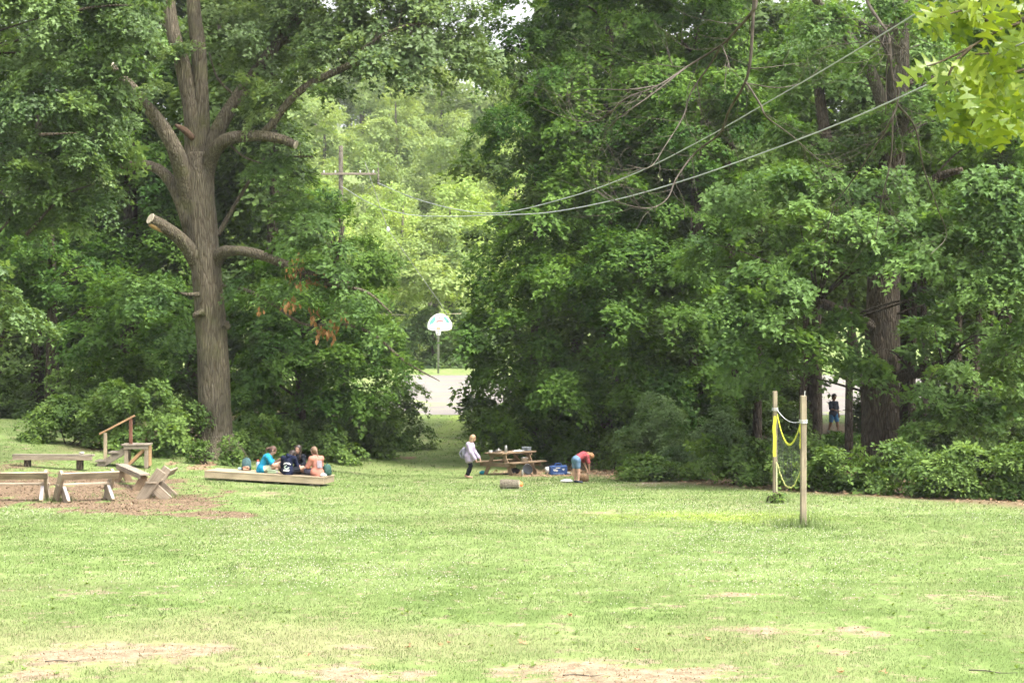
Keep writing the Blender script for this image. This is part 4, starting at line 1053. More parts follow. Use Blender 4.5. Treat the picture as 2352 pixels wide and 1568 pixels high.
for q in range(9): plank('deck_board', (-.012, -.008 + (q + .5) * (DW + .016) / 9, .2605), (DL + .012, -.008 + (q + .5) * (DW + .016) / 9, .2605), (0, 1, 0), (DW + .016) / 9 - .007, .036, M_WOODN, dk)
for x in (.35, DL / 2, DL - .35): plank('bearer', (x, .1, .03), (x, DW - .1, .03), (1, 0, 0), .1, .085, M_WOODG, dk)
DTOP = .2785
def dpos(x, y, z=DTOP): return DM @ Vector((x, y, z))
drz = math.atan2(dxn.y, dxn.x)

# ------------------------------------------------------------------ people
def surface_nets(Fg, org, h):
    S = Fg < 0
    nx, ny, nz = Fg.shape
    cs = [(i, j, k) for i in (0, 1) for j in (0, 1) for k in (0, 1)]
    sub = lambda A, o: A[o[0]:nx - 1 + o[0], o[1]:ny - 1 + o[1], o[2]:nz - 1 + o[2]]
    cnt = np.zeros((nx - 1, ny - 1, nz - 1)); acc = np.zeros((nx - 1, ny - 1, nz - 1, 3))
    for a in cs:
        for ax in range(3):
            if a[ax]: continue
            b = list(a); b[ax] = 1
            fa, fb = sub(Fg, a), sub(Fg, b)
            cr = (fa < 0) != (fb < 0)
            t = np.where(cr, fa / np.where(cr, fa - fb, 1), 0)
            p = np.zeros(fa.shape + (3,)); p += np.array(a, float); p[..., ax] += t
            acc += p * cr[..., None]; cnt += cr
    act = cnt > 0
    idx = -np.ones(cnt.shape, int); idx[act] = np.arange(act.sum())
    ijk = np.argwhere(act)
    V = (ijk + acc[act] / cnt[act][:, None]) * h + np.array(org)
    Fs = []
    for ax in range(3):
        o1, o2 = [(1, 2), (2, 0), (0, 1)][ax]
        lo = [slice(1, n - 1) for n in Fg.shape]; hi = list(lo)
        lo[ax] = slice(0, Fg.shape[ax] - 1); hi[ax] = slice(1, Fg.shape[ax])
        A, B = S[tuple(lo)], S[tuple(hi)]
        for flip in (0, 1):
            e = np.argwhere((A & ~B) if not flip else (~A & B))
            if not len(e): continue
            e = e + np.array([0 if q == ax else 1 for q in range(3)])
            quad = []
            for d1, d2 in ((0, 0), (-1, 0), (-1, -1), (0, -1)):
                c = e.copy(); c[:, o1] += d1; c[:, o2] += d2
                quad.append(idx[c[:, 0], c[:, 1], c[:, 2]])
            q = np.stack(quad, 1)
            Fs.append(q if not flip else q[:, ::-1])
    return V, np.concatenate(Fs)
def sdf_mesh(name, prims, m, h=.014, k=.025, cut=None):
    """prims: (p0, p1, r0, r1) tapering capsules blended into one continuous surface"""
    P0 = np.array([p[0] for p in prims], float); P1 = np.array([p[1] for p in prims], float)
    rr = np.array([[p[2], p[3]] for p in prims])
    lo = np.minimum(P0, P1).min(0) - rr.max() - .05; hi = np.maximum(P0, P1).max(0) + rr.max() + .05
    n = np.ceil((hi - lo) / h).astype(int) + 1
    X = np.stack(np.meshgrid(*[lo[i] + h * np.arange(n[i]) for i in range(3)], indexing='ij'), -1)
    D = None
    for a, b, (r0, r1) in zip(P0, P1, rr):
        ab = b - a; L2 = max(ab @ ab, 1e-9)
        t = np.clip(((X - a) @ ab) / L2, 0, 1)
        d = np.linalg.norm(X - a - t[..., None] * ab, axis=-1) - (r0 + (r1 - r0) * t)
        if D is None: D = d
        else:
            hh = np.maximum(k - np.abs(D - d), 0) / k
            D = np.minimum(D, d) - hh * hh * k * .25
    if cut is not None: D = np.maximum(D, cut(X))
    V, F = surface_nets(D, lo, h)
    return np_mesh(name, V, F, m, True)
SKIN = plain('skin', (.47, .28, .205), .6, .3, noise=.06)
SKINT = plain('tanned_skin', (.50, .28, .19), .6, .3, noise=.06)
M_EYE = plain('eye', (.03, .02, .015), .3, .5)
M_LIP = plain('lip', (.48, .18, .15), .5, .3)
def vv(*a): return np.array(a, float)
def person(label, loc, rz, J, sc, shirt, lower, hair, shoe=None, skin=None, sleeve=.9, longsleeve=False, leg=.75, rot=None, hood=False, hairkind='pony', hem=.06, z=0, shirt_ex=.014, face=True, extra=None):
    """J: joints for a figure 1.0 = about 1.4 m tall, facing +Y"""
    skin = skin or SKIN
    root = empty('person', loc, rz, label, 'person')
    if rot is not None: root.rotation_euler = rot
    root.scale = (sc, sc, sc)
    j = {k: np.array(v, float) for k, v in J.items()}
    hd = j['head']; up = hd - j['neck']; up /= np.linalg.norm(up)
    f = np.array(J.get('look', (0, 1, 0)), float); f -= up * (f @ up); f /= np.linalg.norm(f); sd = np.cross(f, up)
    body = [(j['pelvis'], j['chest'], .10, .105), (j['chest'], j['neck'], .09, .045), (j['neck'] - up * .03, hd - up * .03, .042, .045),
            (hd - up * .035 + f * .012, hd + up * .025, .066, .082), (hd - up * .06 + f * .035, hd - up * .05 + f * .03, .04, .045),
            (hd + f * .085 - up * .002, hd + f * .094 - up * .02, .010, .014)]
    for s_, sx in (('L', -1), ('R', 1)):
        body += [(hd + sd * sx * .078 - up * .012, hd + sd * sx * .082 + up * .012 - f * .012, .013, .016)]
        S_, E, W = j['sho' + s_], j['elb' + s_], j['wri' + s_]
        H, K, A, T = j['hip' + s_], j['knee' + s_], j['ank' + s_], j['toe' + s_]
        body += [(j['chest'] + (S_ - j['chest']) * .3, S_, .07, .048), (S_, E, .044, .034), (E, W, .033, .023)]
        hdir = (W - E) / np.linalg.norm(W - E)
        body += [(W, W + hdir * .055, .022, .026)]
        body += [(j['pelvis'], H, .095, .085), (H, K, .078, .052), (K, K + (A - K) * .35, .050, .050), (K + (A - K) * .35, A, .050, .031), (A, T, .034, .024), (A, A - (T - A) * .25, .03, .028)]
    bm_ = sdf_mesh('body', body, skin)
    bo = link('body', bm_, root)
    # five fingers on each hand, rooted in the palm, joined into the body mesh
    mb = MB()
    for s_, sx in (('L', -1), ('R', 1)):
        E, W = Vector(j['elb' + s_]), Vector(j['wri' + s_]); d = (W - E).normalized()
        side = d.cross(Vector((0, 0, 1))); side = side.normalized() if side.length > .1 else Vector((1, 0, 0))
        nrm = side.cross(d)
        for q, (off, L) in enumerate(((-.021, .05), (-.007, .06), (.007, .063), (.021, .055))):
            b0 = W + d * .06 + side * off
            mb.tube([b0, b0 + d * L * .45 - nrm * .004, b0 + d * L * .8 - nrm * .016, b0 + d * L - nrm * .03], [.0085, .008, .0075, .005], 5)
        b0 = W + d * .025 - side * .022 * -sx
        mb.tube([b0, b0 + side * sx * .028 + d * .022, b0 + side * sx * .034 + d * .05], [.010, .009, .006], 5)
    Vb = np.empty(len(bm_.vertices) * 3, np.float32); bm_.vertices.foreach_get('co', Vb); Vb = Vb.reshape(-1, 3)
    faces = [tuple(p.vertices) for p in bm_.polygons]; n0 = len(Vb)
    me2 = bpy.data.meshes.new('body'); me2.from_pydata([tuple(v) for v in Vb] + mb.v, [], faces + [tuple(i + n0 for i in f_) for f_ in mb.f])
    for p_ in me2.polygons: p_.use_smooth = True
    me2.materials.append(skin); bo.data = me2; bpy.data.meshes.remove(bm_)
    # face
    if face:
        for sx in (-1, 1):
            c = hd + f * .079 + sd * sx * .031 + up * .012
            MB().ball(c, .0085, 7, 5).build('eye', M_EYE, root, True)
        c = hd + f * .083 - up * .05
        MB().tube([c - sd * .018, c + f * .004, c + sd * .018], [.003, .007, .003], 6).build('mouth', M_LIP, root, True)
    # clothes
    e = shirt_ex
    base = j['pelvis'] - (j['chest'] - j['pelvis']) * hem / .3
    sp = [(base, j['chest'], .105 + e, .107 + e), (j['chest'], j['chest'] + (j['neck'] - j['chest']) * .6, .09 + e, .06 + e)]
    for s_ in 'LR':
        S_, E, W = j['sho' + s_], j['elb' + s_], j['wri' + s_]
        sp += [(j['chest'] + (S_ - j['chest']) * .3, S_, .072 + e, .05 + e)]
        if longsleeve: sp += [(S_, E, .047 + e, .038 + e), (E, E + (W - E) * .97, .037 + e, .030 + e)]
        else: sp += [(S_, S_ + (E - S_) * sleeve, .048 + e, .046 + e)]
        H = j['hip' + s_]
        if extra != 'crop': sp += [(j['pelvis'], H, .10 + e, .088 + e)]
    if extra == 'long': 
        for s_ in 'LR': sp += [(j['hip' + s_], j['hip' + s_] + (j['knee' + s_] - j['hip' + s_]) * .35, .098 + e, .10 + e)]
    sh = link('shirt', sdf_mesh('shirt', sp, shirt, k=.04), root)
    lp = [(j['pelvis'], j['pelvis'] + (j['chest'] - j['pelvis']) * .2, .112, .110)]
    for s_ in 'LR':
        H, K, A = j['hip' + s_], j['knee' + s_], j['ank' + s_]
        lp += [(j['pelvis'], H, .105, .094), (H, H + (K - H) * min(1, leg), .09, .078 if leg < 1 else .058)]
        if leg > 1: lp += [(K, K + (A - K) * .4, .060, .060), (K + (A - K) * .4, K + (A - K) * min(1, leg - 1), .060, .045)]
    link('shorts' if leg < 1 else 'leggings', sdf_mesh('shorts', lp, lower, k=.03), root)
    # hair
    hp = [(hd - f * .012 + up * .030, hd - f * .018 + up * .03, .090, .090), (hd - f * .035, hd - f * .03 - up * .05, .078, .062)]
    hn = j['neck'] - f * .05
    if hairkind == 'pony': hp += [(hd - f * .10 + up * .02, hd - f * .15 - up * .04, .028, .034), (hd - f * .15 - up * .04, hd - f * .145 - up * .16, .034, .014)]
    if hairkind == 'long':
        for sx in (-1, 1): hp += [(hd + sd * sx * .062 - f * .01 + up * .02, j['neck'] + sd * sx * .085 - up * .06 + f * .05, .035, .038), (j['neck'] + sd * sx * .085 - up * .06 + f * .05, j['chest'] + sd * sx * .085 + f * .10, .038, .022)]
        hp += [(hd - f * .05, hn - up * .08, .07, .06)]
    if hairkind == 'braid':
        hp += [(hd - f * .095, hd - f * .105 - up * .06, .03, .028)]
        c0 = hd - f * .10 - up * .06
        end = j['chest'] * .45 + j['pelvis'] * .55 - f * .15
        for q in range(7):
            a = c0 + (end - c0) * q / 7; b = c0 + (end - c0) * (q + .6) / 7
            hp += [(a, b, .026 - .002 * q, .019 - .0015 * q)]
    if hairkind == 'bob':
        for sx in (-1, 1): hp += [(hd + sd * sx * .058 + up * .03, hd + sd * sx * .066 - f * .02 - up * .12, .036, .032)]
        hp += [(hd - f * .05, hd - f * .055 - up * .13, .062, .05)]
    link('hair', sdf_mesh('hair', hp, hair, k=.02), root)
    if hood:
        link('hood', sdf_mesh('hood', [(j['neck'] - f * .06 - up * .02 + sd * .06, j['neck'] - f * .10 - up * .08, .05, .05), (j['neck'] - f * .06 - up * .02 - sd * .06, j['neck'] - f * .10 - up * .08, .05, .05)], shirt, k=.05), root)
    if shoe:
        for s_ in 'LR':
            A, T = j['ank' + s_], j['toe' + s_]
            link('shoe', sdf_mesh('shoe', [(A + (T - A) * -.22 - vv(0, 0, .012), T + vv(0, 0, -.002), .040, .034), (A, A + vv(0, 0, .02), .040, .038)], shoe, k=.02), root)
    return root, sh
SIT = dict(pelvis=(0, 0, .11), chest=(0, .05, .40), neck=(0, .09, .50), head=(0, .13, .62), shoL=(-.15, .06, .44), shoR=(.15, .06, .44), elbL=(-.21, .14, .24), elbR=(.21, .14, .24), wriL=(-.09, .30, .20), wriR=(.09, .30, .20),
           hipL=(-.085, .02, .10), hipR=(.085, .02, .10), kneeL=(-.31, .26, .13), kneeR=(.31, .26, .13), ankL=(.06, .36, .045), ankR=(-.06, .30, .05), toeL=(.16, .38, .03), toeR=(-.16, .34, .035))
def pose(base, **kw): d = dict(base); d.update(kw); return d
M_CYAN = plain('turquoise_cotton', (.015, .24, .40), .85, .15, noise=.12, bump=1.0, bscale=13)
M_NAVY = plain('navy_cotton', (.012, .016, .04), .9, .1, noise=.2, bump=1.0, bscale=13)
M_BLK = plain('black_cotton', (.012, .014, .02), .9, .1, noise=.2, bump=1.0, bscale=13)
M_CORAL = plain('coral_cotton', (.46, .19, .14), .85, .15, noise=.12, bump=1.0, bscale=13)
M_LILAC = plain('lilac_fleece', (.40, .34, .45), .9, .1, noise=.12, nscale=20, bump=1.0, bscale=13)
M_REDC = plain('red_patterned_cotton', (.36, .075, .085), .85, .15, noise=.6, nscale=45, bump=1.0, bscale=13)
M_DENIM = plain('blue_denim', (.13, .21, .31), .9, .1, noise=.15, nscale=20, bump=1.0, bscale=13)
M_KHAKI = plain('pale_khaki', (.52, .55, .40), .9, .1, bump=1.0, bscale=13)
M_GREYS = plain('dark_grey_cotton', (.09, .09, .13), .9, .1, bump=1.0, bscale=13)
M_BLUES = plain('bright_blue_cotton', (.12, .36, .72), .85, .15, bump=1.0, bscale=13)
M_SLATE = plain('slate_cotton', (.07, .085, .13), .9, .1, noise=.35, nscale=12, bump=1.0, bscale=13)
H_BROWN = plain('brown_hair', (.09, .045, .03), .6, .35, noise=.35, nscale=30)
H_DARK = plain('dark_hair', (.025, .014, .010), .5, .4, noise=.35, nscale=30)
H_BLONDE = plain('blonde_hair', (.15, .092, .052), .6, .35, noise=.3, nscale=30)
H_LIGHT = plain('light_blonde_hair', (.34, .22, .12), .6, .35, noise=.3, nscale=30)
H_GINGER = plain('ginger_blonde_hair', (.32, .16, .07), .6, .35, noise=.3, nscale=30)
M_SHOEW = plain('pale_shoe', (.62, .60, .56), .8, .2)
M_SHOED = plain('dark_shoe', (.05, .06, .08), .8, .2)
M_PRINTW = plain('white_print', (.55, .55, .53), .8, .1, noise=.05)
M_PRINTG = plain('lime_print', (.22, .50, .16), .8, .1)
M_PRINTS = plain('grey_print', (.24, .21, .23), .8, .1, noise=.3, nscale=30)

DLs = DL / 3.3
# turquoise: profile to the right, leaning forward, an arm held out
J = pose(SIT, pelvis=(0, -.02, .11), chest=(0, .12, .38), neck=(.0, .20, .47), head=(0, .27, .58), shoL=(-.15, .14, .42), shoR=(.15, .14, .42), elbR=(.20, .28, .22), wriR=(.12, .44, .27), elbL=(-.19, .28, .24), wriL=(-.06, .42, .33), kneeR=(.16, .42, .20), kneeL=(-.24, .34, .14), ankR=(.02, .52, .07), toeR=(-.04, .62, .035))
pr, sh = person('person in a turquoise tee shirt sitting at the left of the deck', dpos(DL * .455, .42, DTOP - .005), drz + R(-78), J, 1.12, M_CYAN, M_KHAKI, H_BROWN, M_SHOEW, SKIN, .75, leg=.45, hairkind='pony')
def patch(name, m, parent, pts, y0, y1):
    MB().prism(pts, y0, y1).build(name, m, parent)
def shirt_print(sh, m, name, x0, x1, z0, z1, yb, tilt=0, shape='box'):
    """flat print lying on the back of a shirt: a curved sheet following the back"""
    V, F = [], []
    n = 8
    for i in range(n + 1):
        for k in range(n + 1):
            u, w = i / n, k / n
            x = x0 + (x1 - x0) * u; z = z0 + (z1 - z0) * w
            V.append((x, yb(x, z), z))
    for i in range(n):
        for k in range(n):
            u, w = (i + .5) / n * 2 - 1, (k + .5) / n * 2 - 1
            if shape == 'oval' and u * u + w * w > 1: continue
            if shape == 'arc' and not (.25 < w + u * u * 1.1 < 1.1): continue
            if shape == 'swirl' and not (.2 < u * u + w * w < .8 and not (u > 0 and w > 0)): continue
            a = i * (n + 1) + k; F.append((a, a + n + 1, a + n + 2, a + 1))
    return link(name, np_mesh(name, np.array(V), np.array(F), m, True), sh)
def back(J, e=.012, rad=.112):
    p, c = np.array(J['pelvis'], float), np.array(J['chest'], float)
    def yb(x, z):
        t = np.clip((z - p[2]) / (c[2] - p[2]), -.5, 1.3)
        y = p[1] + (c[1] - p[1]) * t
        r = (.112 + e)
        return float(y - math.sqrt(max(1e-4, (r + .022) ** 2 - x * x)) - .012)
    return yb
shirt_print(sh, M_PRINTG, 'lime_print', -.08, .05, .28, .40, back(J), shape='oval')
shirt_print(sh, M_PRINTW, 'white_print', -.08, .06, .20, .25, back(J))
# navy hoodie: back to the camera, pale lettering and emblem on the back
J = pose(SIT, pelvis=(0, 0, .11), chest=(0, .08, .37), neck=(0, .15, .46), head=(.03, .24, .53), kneeR=(.36, .16, .18), ankR=(.12, .40, .05))
pr, sh = person('person in a navy hoodie with pale back print sitting back to the camera', dpos(DL * .685, .22, DTOP - .005), drz + R(-4), J, 1.1, M_NAVY, M_BLK, H_DARK, M_SHOED, SKIN, longsleeve=True, leg=.6, hood=True, hairkind='plain', hem=.10)
yb = back(J)
shirt_print(sh, M_PRINTW, 'arched_lettering', -.105, .105, .25, .33, yb, shape='arc')
shirt_print(sh, plain('sage_print', (.42, .50, .42), .8, .1), 'round_emblem', -.065, .085, .155, .265, yb, shape='swirl')
shirt_print(sh, M_PRINTW, 'straight_lettering', -.085, .085, .105, .15, yb)
# black long sleeves, long dark hair, facing the camera
J = pose(SIT, head=(-.02, .10, .64), neck=(0, .07, .52), chest=(0, .03, .41), elbR=(.24, .10, .24), wriR=(.10, .18, .44), wriL=(-.16, .30, .22))
person('person with long dark hair and black sleeves facing the camera', dpos(DL * .715, .98, DTOP - .005), drz + R(176), J, 1.12, M_BLK, M_GREYS, H_DARK, M_SHOED, SKIN, longsleeve=True, leg=.6, hairkind='long')
# coral tee, braid, turned to the left
J = pose(SIT, chest=(0, .07, .41), neck=(0, .11, .51), head=(0, .16, .63), kneeR=(.20, .42, .12), ankR=(-.05, .46, .05), toeR=(-.14, .48, .04), kneeL=(-.18, .46, .14), wriR=(.07, .34, .19), wriL=(-.02, .36, .22))
pr, sh = person('person in a coral tee shirt with a blonde braid at the right of the deck', dpos(DL * .925, .34, DTOP - .005), drz + R(50), J, 1.14, M_CORAL, M_GREYS, H_BLONDE, M_SHOEW, SKIN, .95, leg=.6, hairkind='braid', hem=.09, shirt_ex=.02)
shirt_print(sh, M_PRINTS, 'grey_back_print', -.08, .07, .22, .40, back(J, .02))

# things on the deck
def bottle(label, loc, r, h, mbody, mcap, group=None):
    o = empty('water_bottle', loc, 0, label, 'bottle', group)
    MB().lathe([(r * .9, 0), (r, .01), (r, h * .7), (r * .85, h * .78), (r * .6, h * .84), (r * .6, h * .86)], 14).build('flask', mbody, o, True)
    MB().lathe([(r * .72, h * .855), (r * .72, h * .97), (r * .5, h)], 14).build('cap', mcap, o, True)
    return o
bottle('tall pale blue bottle with a red cap on the deck', dpos(DL * .385, .78), .05, .34, plain('pale_blue_plastic', (.45, .58, .72), .35, .5), plain('red_cap', (.75, .12, .06), .5, .4))
def backpack(label, loc, rz, m, w=.30, h=.38, dep=.18, pocket=None, strap=None, cat='backpack'):
    o = empty('backpack', loc, rz, label, cat)
    n = 9; pr_ = []
    pts = [(-w / 2, .0), (-w / 2 * 1.02, h * .35), (-w / 2 * .95, h * .72), (-w / 2 * .62, h * .95), (0, h), (w / 2 * .62, h * .95), (w / 2 * .95, h * .72), (w / 2 * 1.02, h * .35), (w / 2, 0)]
    mb = MB(); vs = []; 
    ring = [(1, dep / 2 - .03, .0), (1.04, 0, 0), (1, -dep / 2 + .03, 0)]
    vs = []
    for sc_r, yy in ((.86, dep / 2), (1.0, dep / 2 - .04), (1.03, 0), (1.0, -dep / 2 + .04), (.86, -dep / 2)):
        for x, zz in pts: vs.append((x * sc_r, yy, .01 + zz * (sc_r if sc_r < 1 else 1) + (0 if sc_r >= 1 else .012)))
    k = len(pts); fs = []
    for r_ in range(4):
        for i in range(k): fs.append((r_ * k + i, r_ * k + (i + 1) % k, (r_ + 1) * k + (i + 1) % k, (r_ + 1) * k + i))
    fs.append(tuple(range(k))[::-1]); fs.append(tuple(4 * k + i for i in range(k)))
    mb.add(vs, fs); mb.build('bag', m, o, True)
    if pocket:
        MB().box((0, -dep / 2 - .02, h * .2), (w * .72, .045, h * .3), ch=.018).build('front_pocket', pocket, o, True)
    for sx in (-1, 1):
        MB().tube(spline([(sx * w * .25, dep / 2, h * .85), (sx * w * .32, dep / 2 + .07, h * .5), (sx * w * .36, dep / 2 + .01, h * .08)], 5), .014, 6).build('strap', strap or m, o, True)
    MB().tube(spline([(-.04, 0, h * .98), (0, 0, h * 1.1), (.04, 0, h * .98)], 4), .009, 6).build('carry_loop', strap or m, o, True)
    return o
M_TEAL = plain('teal_mesh', (.055, .11, .115), .8, .2, noise=.55, nscale=40)
backpack('teal mesh backpack with a peach pocket on the deck', dpos(DL * .275, .92), drz + R(10), M_TEAL, .27, .36, .17, plain('peach_cloth', (.62, .34, .22), .8, .2, noise=.25))
backpack('dark green bag leaning behind the coral shirt', dpos(DL * .985, .62), drz + R(60), plain('dark_green_cloth', (.03, .085, .07), .8, .2, noise=.4), .24, .33, .15)
mb = MB().ball((0, 0, .04), (.07, .05, .045), 9, 6); tag(mb.build('blue_cup', plain('light_blue_plastic', (.42, .62, .72), .4, .4), None, True, loc=dpos(DL * .22, .90)), 'small light blue cup lying left of the teal backpack', 'cup')
def crumple(name, label, cat, loc, size, m, seed):
    g = random.Random(seed); mb = MB().ball((0, 0, size[2]), size, 14, 9)
    mb.v = [(x * (1 + g.uniform(-.16, .16)), y * (1 + g.uniform(-.16, .16)), max(.001, z * (1 + g.uniform(-.2, .2)))) for x, y, z in mb.v]
    return tag(mb.build(name, m, None, False, loc=loc), label, cat)
crumple('paper_bag', 'crumpled white paper at the right corner of the deck', 'paper', dpos(DL * .985, .20), (.09, .07, .05), M_WHITE, 3)
o = empty('lunch_box', dpos(DL * .545, .30), drz, 'flat sage green box lying between two people on the deck', 'box')
mg = plain('sage_plastic', (.30, .38, .24), .7, .2)
MB().box((0, 0, .045), (.26, .16, .088), ch=.02).build('case', mg, o); MB().box((0, 0, .097), (.268, .168, .018), ch=.008).build('lid', plain('sage_lid', (.36, .43, .30), .7, .2), o)

# ------------------------------------------------------------------ picnic table and its clutter
TC = G(1146, 1091)
trz = R(52)
ldir = Vector((math.cos(trz), math.sin(trz), 0))
TB = TC + ldir * .62; TB.z = float(gz(TB.x, TB.y))
pt = empty('picnic_table', TB, trz, 'brown wooden picnic table with attached benches by the bushes', 'table')
TL = 1.85
for q in range(5):
    y = (q - 2) * .152
    plank('top_board', (-TL / 2, y, .735), (TL / 2, y, .735), (0, 1, 0), .143, .042, M_WOODB, pt)
for sy in (-1, 1):
    for q in range(2):
        y = sy * (.60 + q * .135)
        plank('seat_board', (-TL / 2, y, .43), (TL / 2, y, .43), (0, 1, 0), .128, .042, M_WOODB, pt)
for sx in (-1, 1):
    x = sx * (TL / 2 - .24)
    plank('seat_beam', (x, -.74, .355), (x, .74, .355), (0, 0, 1), .13, .042, M_WOODB, pt)
    plank('top_beam', (x, -.36, .667), (x, .36, .667), (0, 0, 1), .088, .042, M_WOODB, pt)
    for sy in (-1, 1):
        plank('leg', (x - sx * .044, sy * .58, -.05), (x - sx * .044, sy * .20, .71), (0, 1, 0), .135, .042, M_WOODB, pt)
    plank('brace', (x - sx * .09, 0, .36), (sx * .12, 0, .69), (0, 1, 0), .085, .042, M_WOODB, pt)
def tpos(x, y, z): return Matrix.Rotation(trz, 3, 'Z') @ Vector((x, y, z)) + TB
TT_, ST_ = .7565, .4515
def pot(label, loc, r, h, m=None, handle=False, lid=False, cat='pot', name='cooking_pot'):
    o = empty(name, loc, R(20), label, cat)
    MB().lathe([(r * .92, 0), (r, .01), (r, h), (r * 1.05, h + .004), (r * .96, h - .004), (r * .9, .015)], 18, cap1=True).build('bowl', m or M_STEEL, o, True)
    if handle:
        for sx in (-1, 1): MB().tube(spline([(sx * r, -.03, h * .8), (sx * (r + .035), 0, h * .82), (sx * r, .03, h * .8)], 4), .006, 6).build('handle', m or M_STEEL, o, True)
    if lid: MB().lathe([(r * 1.03, h + .006), (r * .9, h + .02), (r * .3, h + .035), (.012, h + .04), (.015, h + .06), (.005, h + .064)], 18).build('lid', m or M_STEEL, o, True)
    return o
pot('white bowl at the near left corner of the picnic table', tpos(-.78, .22, TT_), .06, .06, M_WHITE, cat='bowl', name='bowl')
pot('steel pot with lid at the near end of the picnic table', tpos(-.66, -.02, TT_), .085, .075, None, True, True)
pot('dark shallow pan beside the white bowl on the table', tpos(-.60, .22, TT_), .09, .04, M_BLACK, True, cat='pan', name='pan')
o = empty('steel_flask', tpos(-.55, -.24, TT_), 0, 'upright steel flask on the front edge of the picnic table', 'flask')
MB().lathe([(.048, 0), (.052, .008), (.052, .17), (.045, .19)], 16).build('flask', M_STEEL, o, True); MB().lathe([(.044, .19), (.044, .225), (.036, .235)], 16).build('cap', M_STEEL, o, True)
pot('steel pot standing on the near bench of the picnic table', tpos(-.10, -.66, ST_), .10, .14, None, True)
def sheet(label, loc, rz, w, l, m, name='paper_plate', cat='paper'):
    mb = MB(); n = 6; vs = []; fs = []
    for i in range(n + 1):
        for k in range(n + 1):
            u, v_ = i / n - .5, k / n - .5
            vs.append((u * w, v_ * l, .006 + .02 * (u * u + v_ * v_) * 2 + .004 * math.sin(i * 2.1 + k)))
    for i in range(n):
        for k in range(n):
            a = i * (n + 1) + k; fs.append((a, a + n + 1, a + n + 2, a + 1))
    m0 = len(vs); vs += [(x, y, z - .006) for x, y, z in vs]; fs += [tuple(i + m0 for i in f)[::-1] for f in fs]
    mb.add(vs, fs)
    return tag(mb.build(name, m, None, True, loc=loc, rot=(0, 0, rz)), label, cat)
M_PAPER = plain('white_paper', (.78, .78, .76), .8, .2, noise=.05)
sheet('white paper sheets spread in the middle of the picnic table', tpos(.28, -.12, TT_), trz + .2, .42, .26, M_PAPER, 'paper_sheets')
sheet('white plates near the far end of the picnic table', tpos(.60, .10, TT_), trz - .1, .30, .24, M_PAPER, 'paper_plates')
o = empty('grey_tin', tpos(.80, -.05, TT_), trz, 'dark grey box at the far end of the picnic table', 'box')
mg = plain('grey_enamel', (.13, .15, .16), .5, .4)
MB().box((0, 0, .055), (.20, .26, .108), ch=.012).build('case', mg, o); MB().box((0, 0, .117), (.208, .268, .016), ch=.006).build('lid', plain('grey_lid', (.24, .26, .27), .5, .4), o)
# under the table
crumple('turquoise_bag', 'crumpled turquoise bag on the ground under the picnic table', 'bag', on(*(G(1150 - 40, 1089)).xy), (.14, .09, .06), plain('turquoise_plastic', (.02, .35, .48), .4, .4), 5)
q_ = G(1163, 1090); o = empty('frying_pan', on(q_.x, q_.y), .4, 'black frying pan on the litter under the picnic table', 'pan')
MB().lathe([(.10, .0), (.13, .045), (.135, .05), (.125, .045), (.09, .01)], 16).build('dish', M_BLACK, o, True); MB().tube([(.12, 0, .045), (.32, 0, .07)], [.012, .014], 6).build('handle', M_BLACK, o)
q_ = G(1212, 1089)
o = empty('round_tray', on(q_.x, q_.y, .17), 0, 'dark round tray propped on edge under the picnic table', 'tray')
mb = MB().lathe([(.17, -.012), (.175, .012), (.16, .012), (.155, .0)], 22); o.rotation_euler = (R(80), 0, R(25)); mb.build('dish', plain('dark_enamel', (.055, .065, .075), .4, .5), o, True)
MB().lathe([(.178, -.008), (.182, .0), (.178, .008)], 22, cap0=False, cap1=False).build('rim', M_STEEL, o, True)
q_ = G(1200, 1092)
bottle('small white and steel bottle beside the propped tray', on(q_.x, q_.y), .035, .19, M_STEEL, M_WHITE)
q_ = G(1183, 1088); crumple('dark_bundle', 'dark crumpled bundle behind the frying pan under the table', 'bundle', on(q_.x, q_.y + .4), (.17, .10, .09), plain('dark_cloth', (.05, .045, .05), .9, .1, noise=.5), 8)
q_ = G(1257, 1088)
o = empty('lantern', on(q_.x, q_.y), .3, 'black lantern with a white shade beside the blue tote', 'lantern')
MB().lathe([(.08, 0), (.085, .02), (.06, .05), (.055, .06)], 14).build('base', M_BLACK, o, True); MB().lathe([(.055, .06), (.085, .12), (.085, .2), (.05, .24)], 14).build('shade', M_WHITE, o, True); MB().lathe([(.06, .235), (.06, .26), (.02, .275)], 14).build('cap', M_BLACK, o, True)
# blue tote with a pale print
q_ = G(1282, 1090)
o = empty('blue_tote', on(q_.x, q_.y), R(4), 'blue fabric tote with a pale print standing beside the table', 'tote')
mb_ = plain('blue_fabric', (.018, .055, .17), .7, .3, noise=.25, nscale=10)
mb = MB(); mb.box((0, 0, .155), (.58, .30, .31), ch=.03)
mb.v = [(x * (1 + .05 * z), y * (1 + .08 * math.sin(z * 9)), z + .012 * math.sin(x * 9)) for x, y, z in mb.v]
tb_ = mb.build('bag', mb_, o)
for x0, z0, rx_, rz_ in ((-.12, .17, .06, .035), (-.06, .15, .04, .03), (.16, .19, .04, .025), (-.02, .24, .09, .015)):
    MB().prism([(x0 + rx_ * math.cos(a), z0 + rz_ * math.sin(a) * (1 + .3 * math.sin(3 * a))) for a in np.linspace(0, 6.28, 13)[:-1]], -.1585, -.1570).build('pale_print', M_PRINTW, tb_)
MB().box((0, -.157, .05), (.36, .003, .03), ch=.0005).build('lettering_band', plain('dim_print', (.16, .22, .40), .7, .2, noise=.5, nscale=60), tb_)
for y in (-.1, .1): MB().tube(spline([(-.12, y, .30), (-.08, y, .37), (.08, y, .37), (.12, y, .30)], 4), .012, 6).build('handle', mb_, o, True)
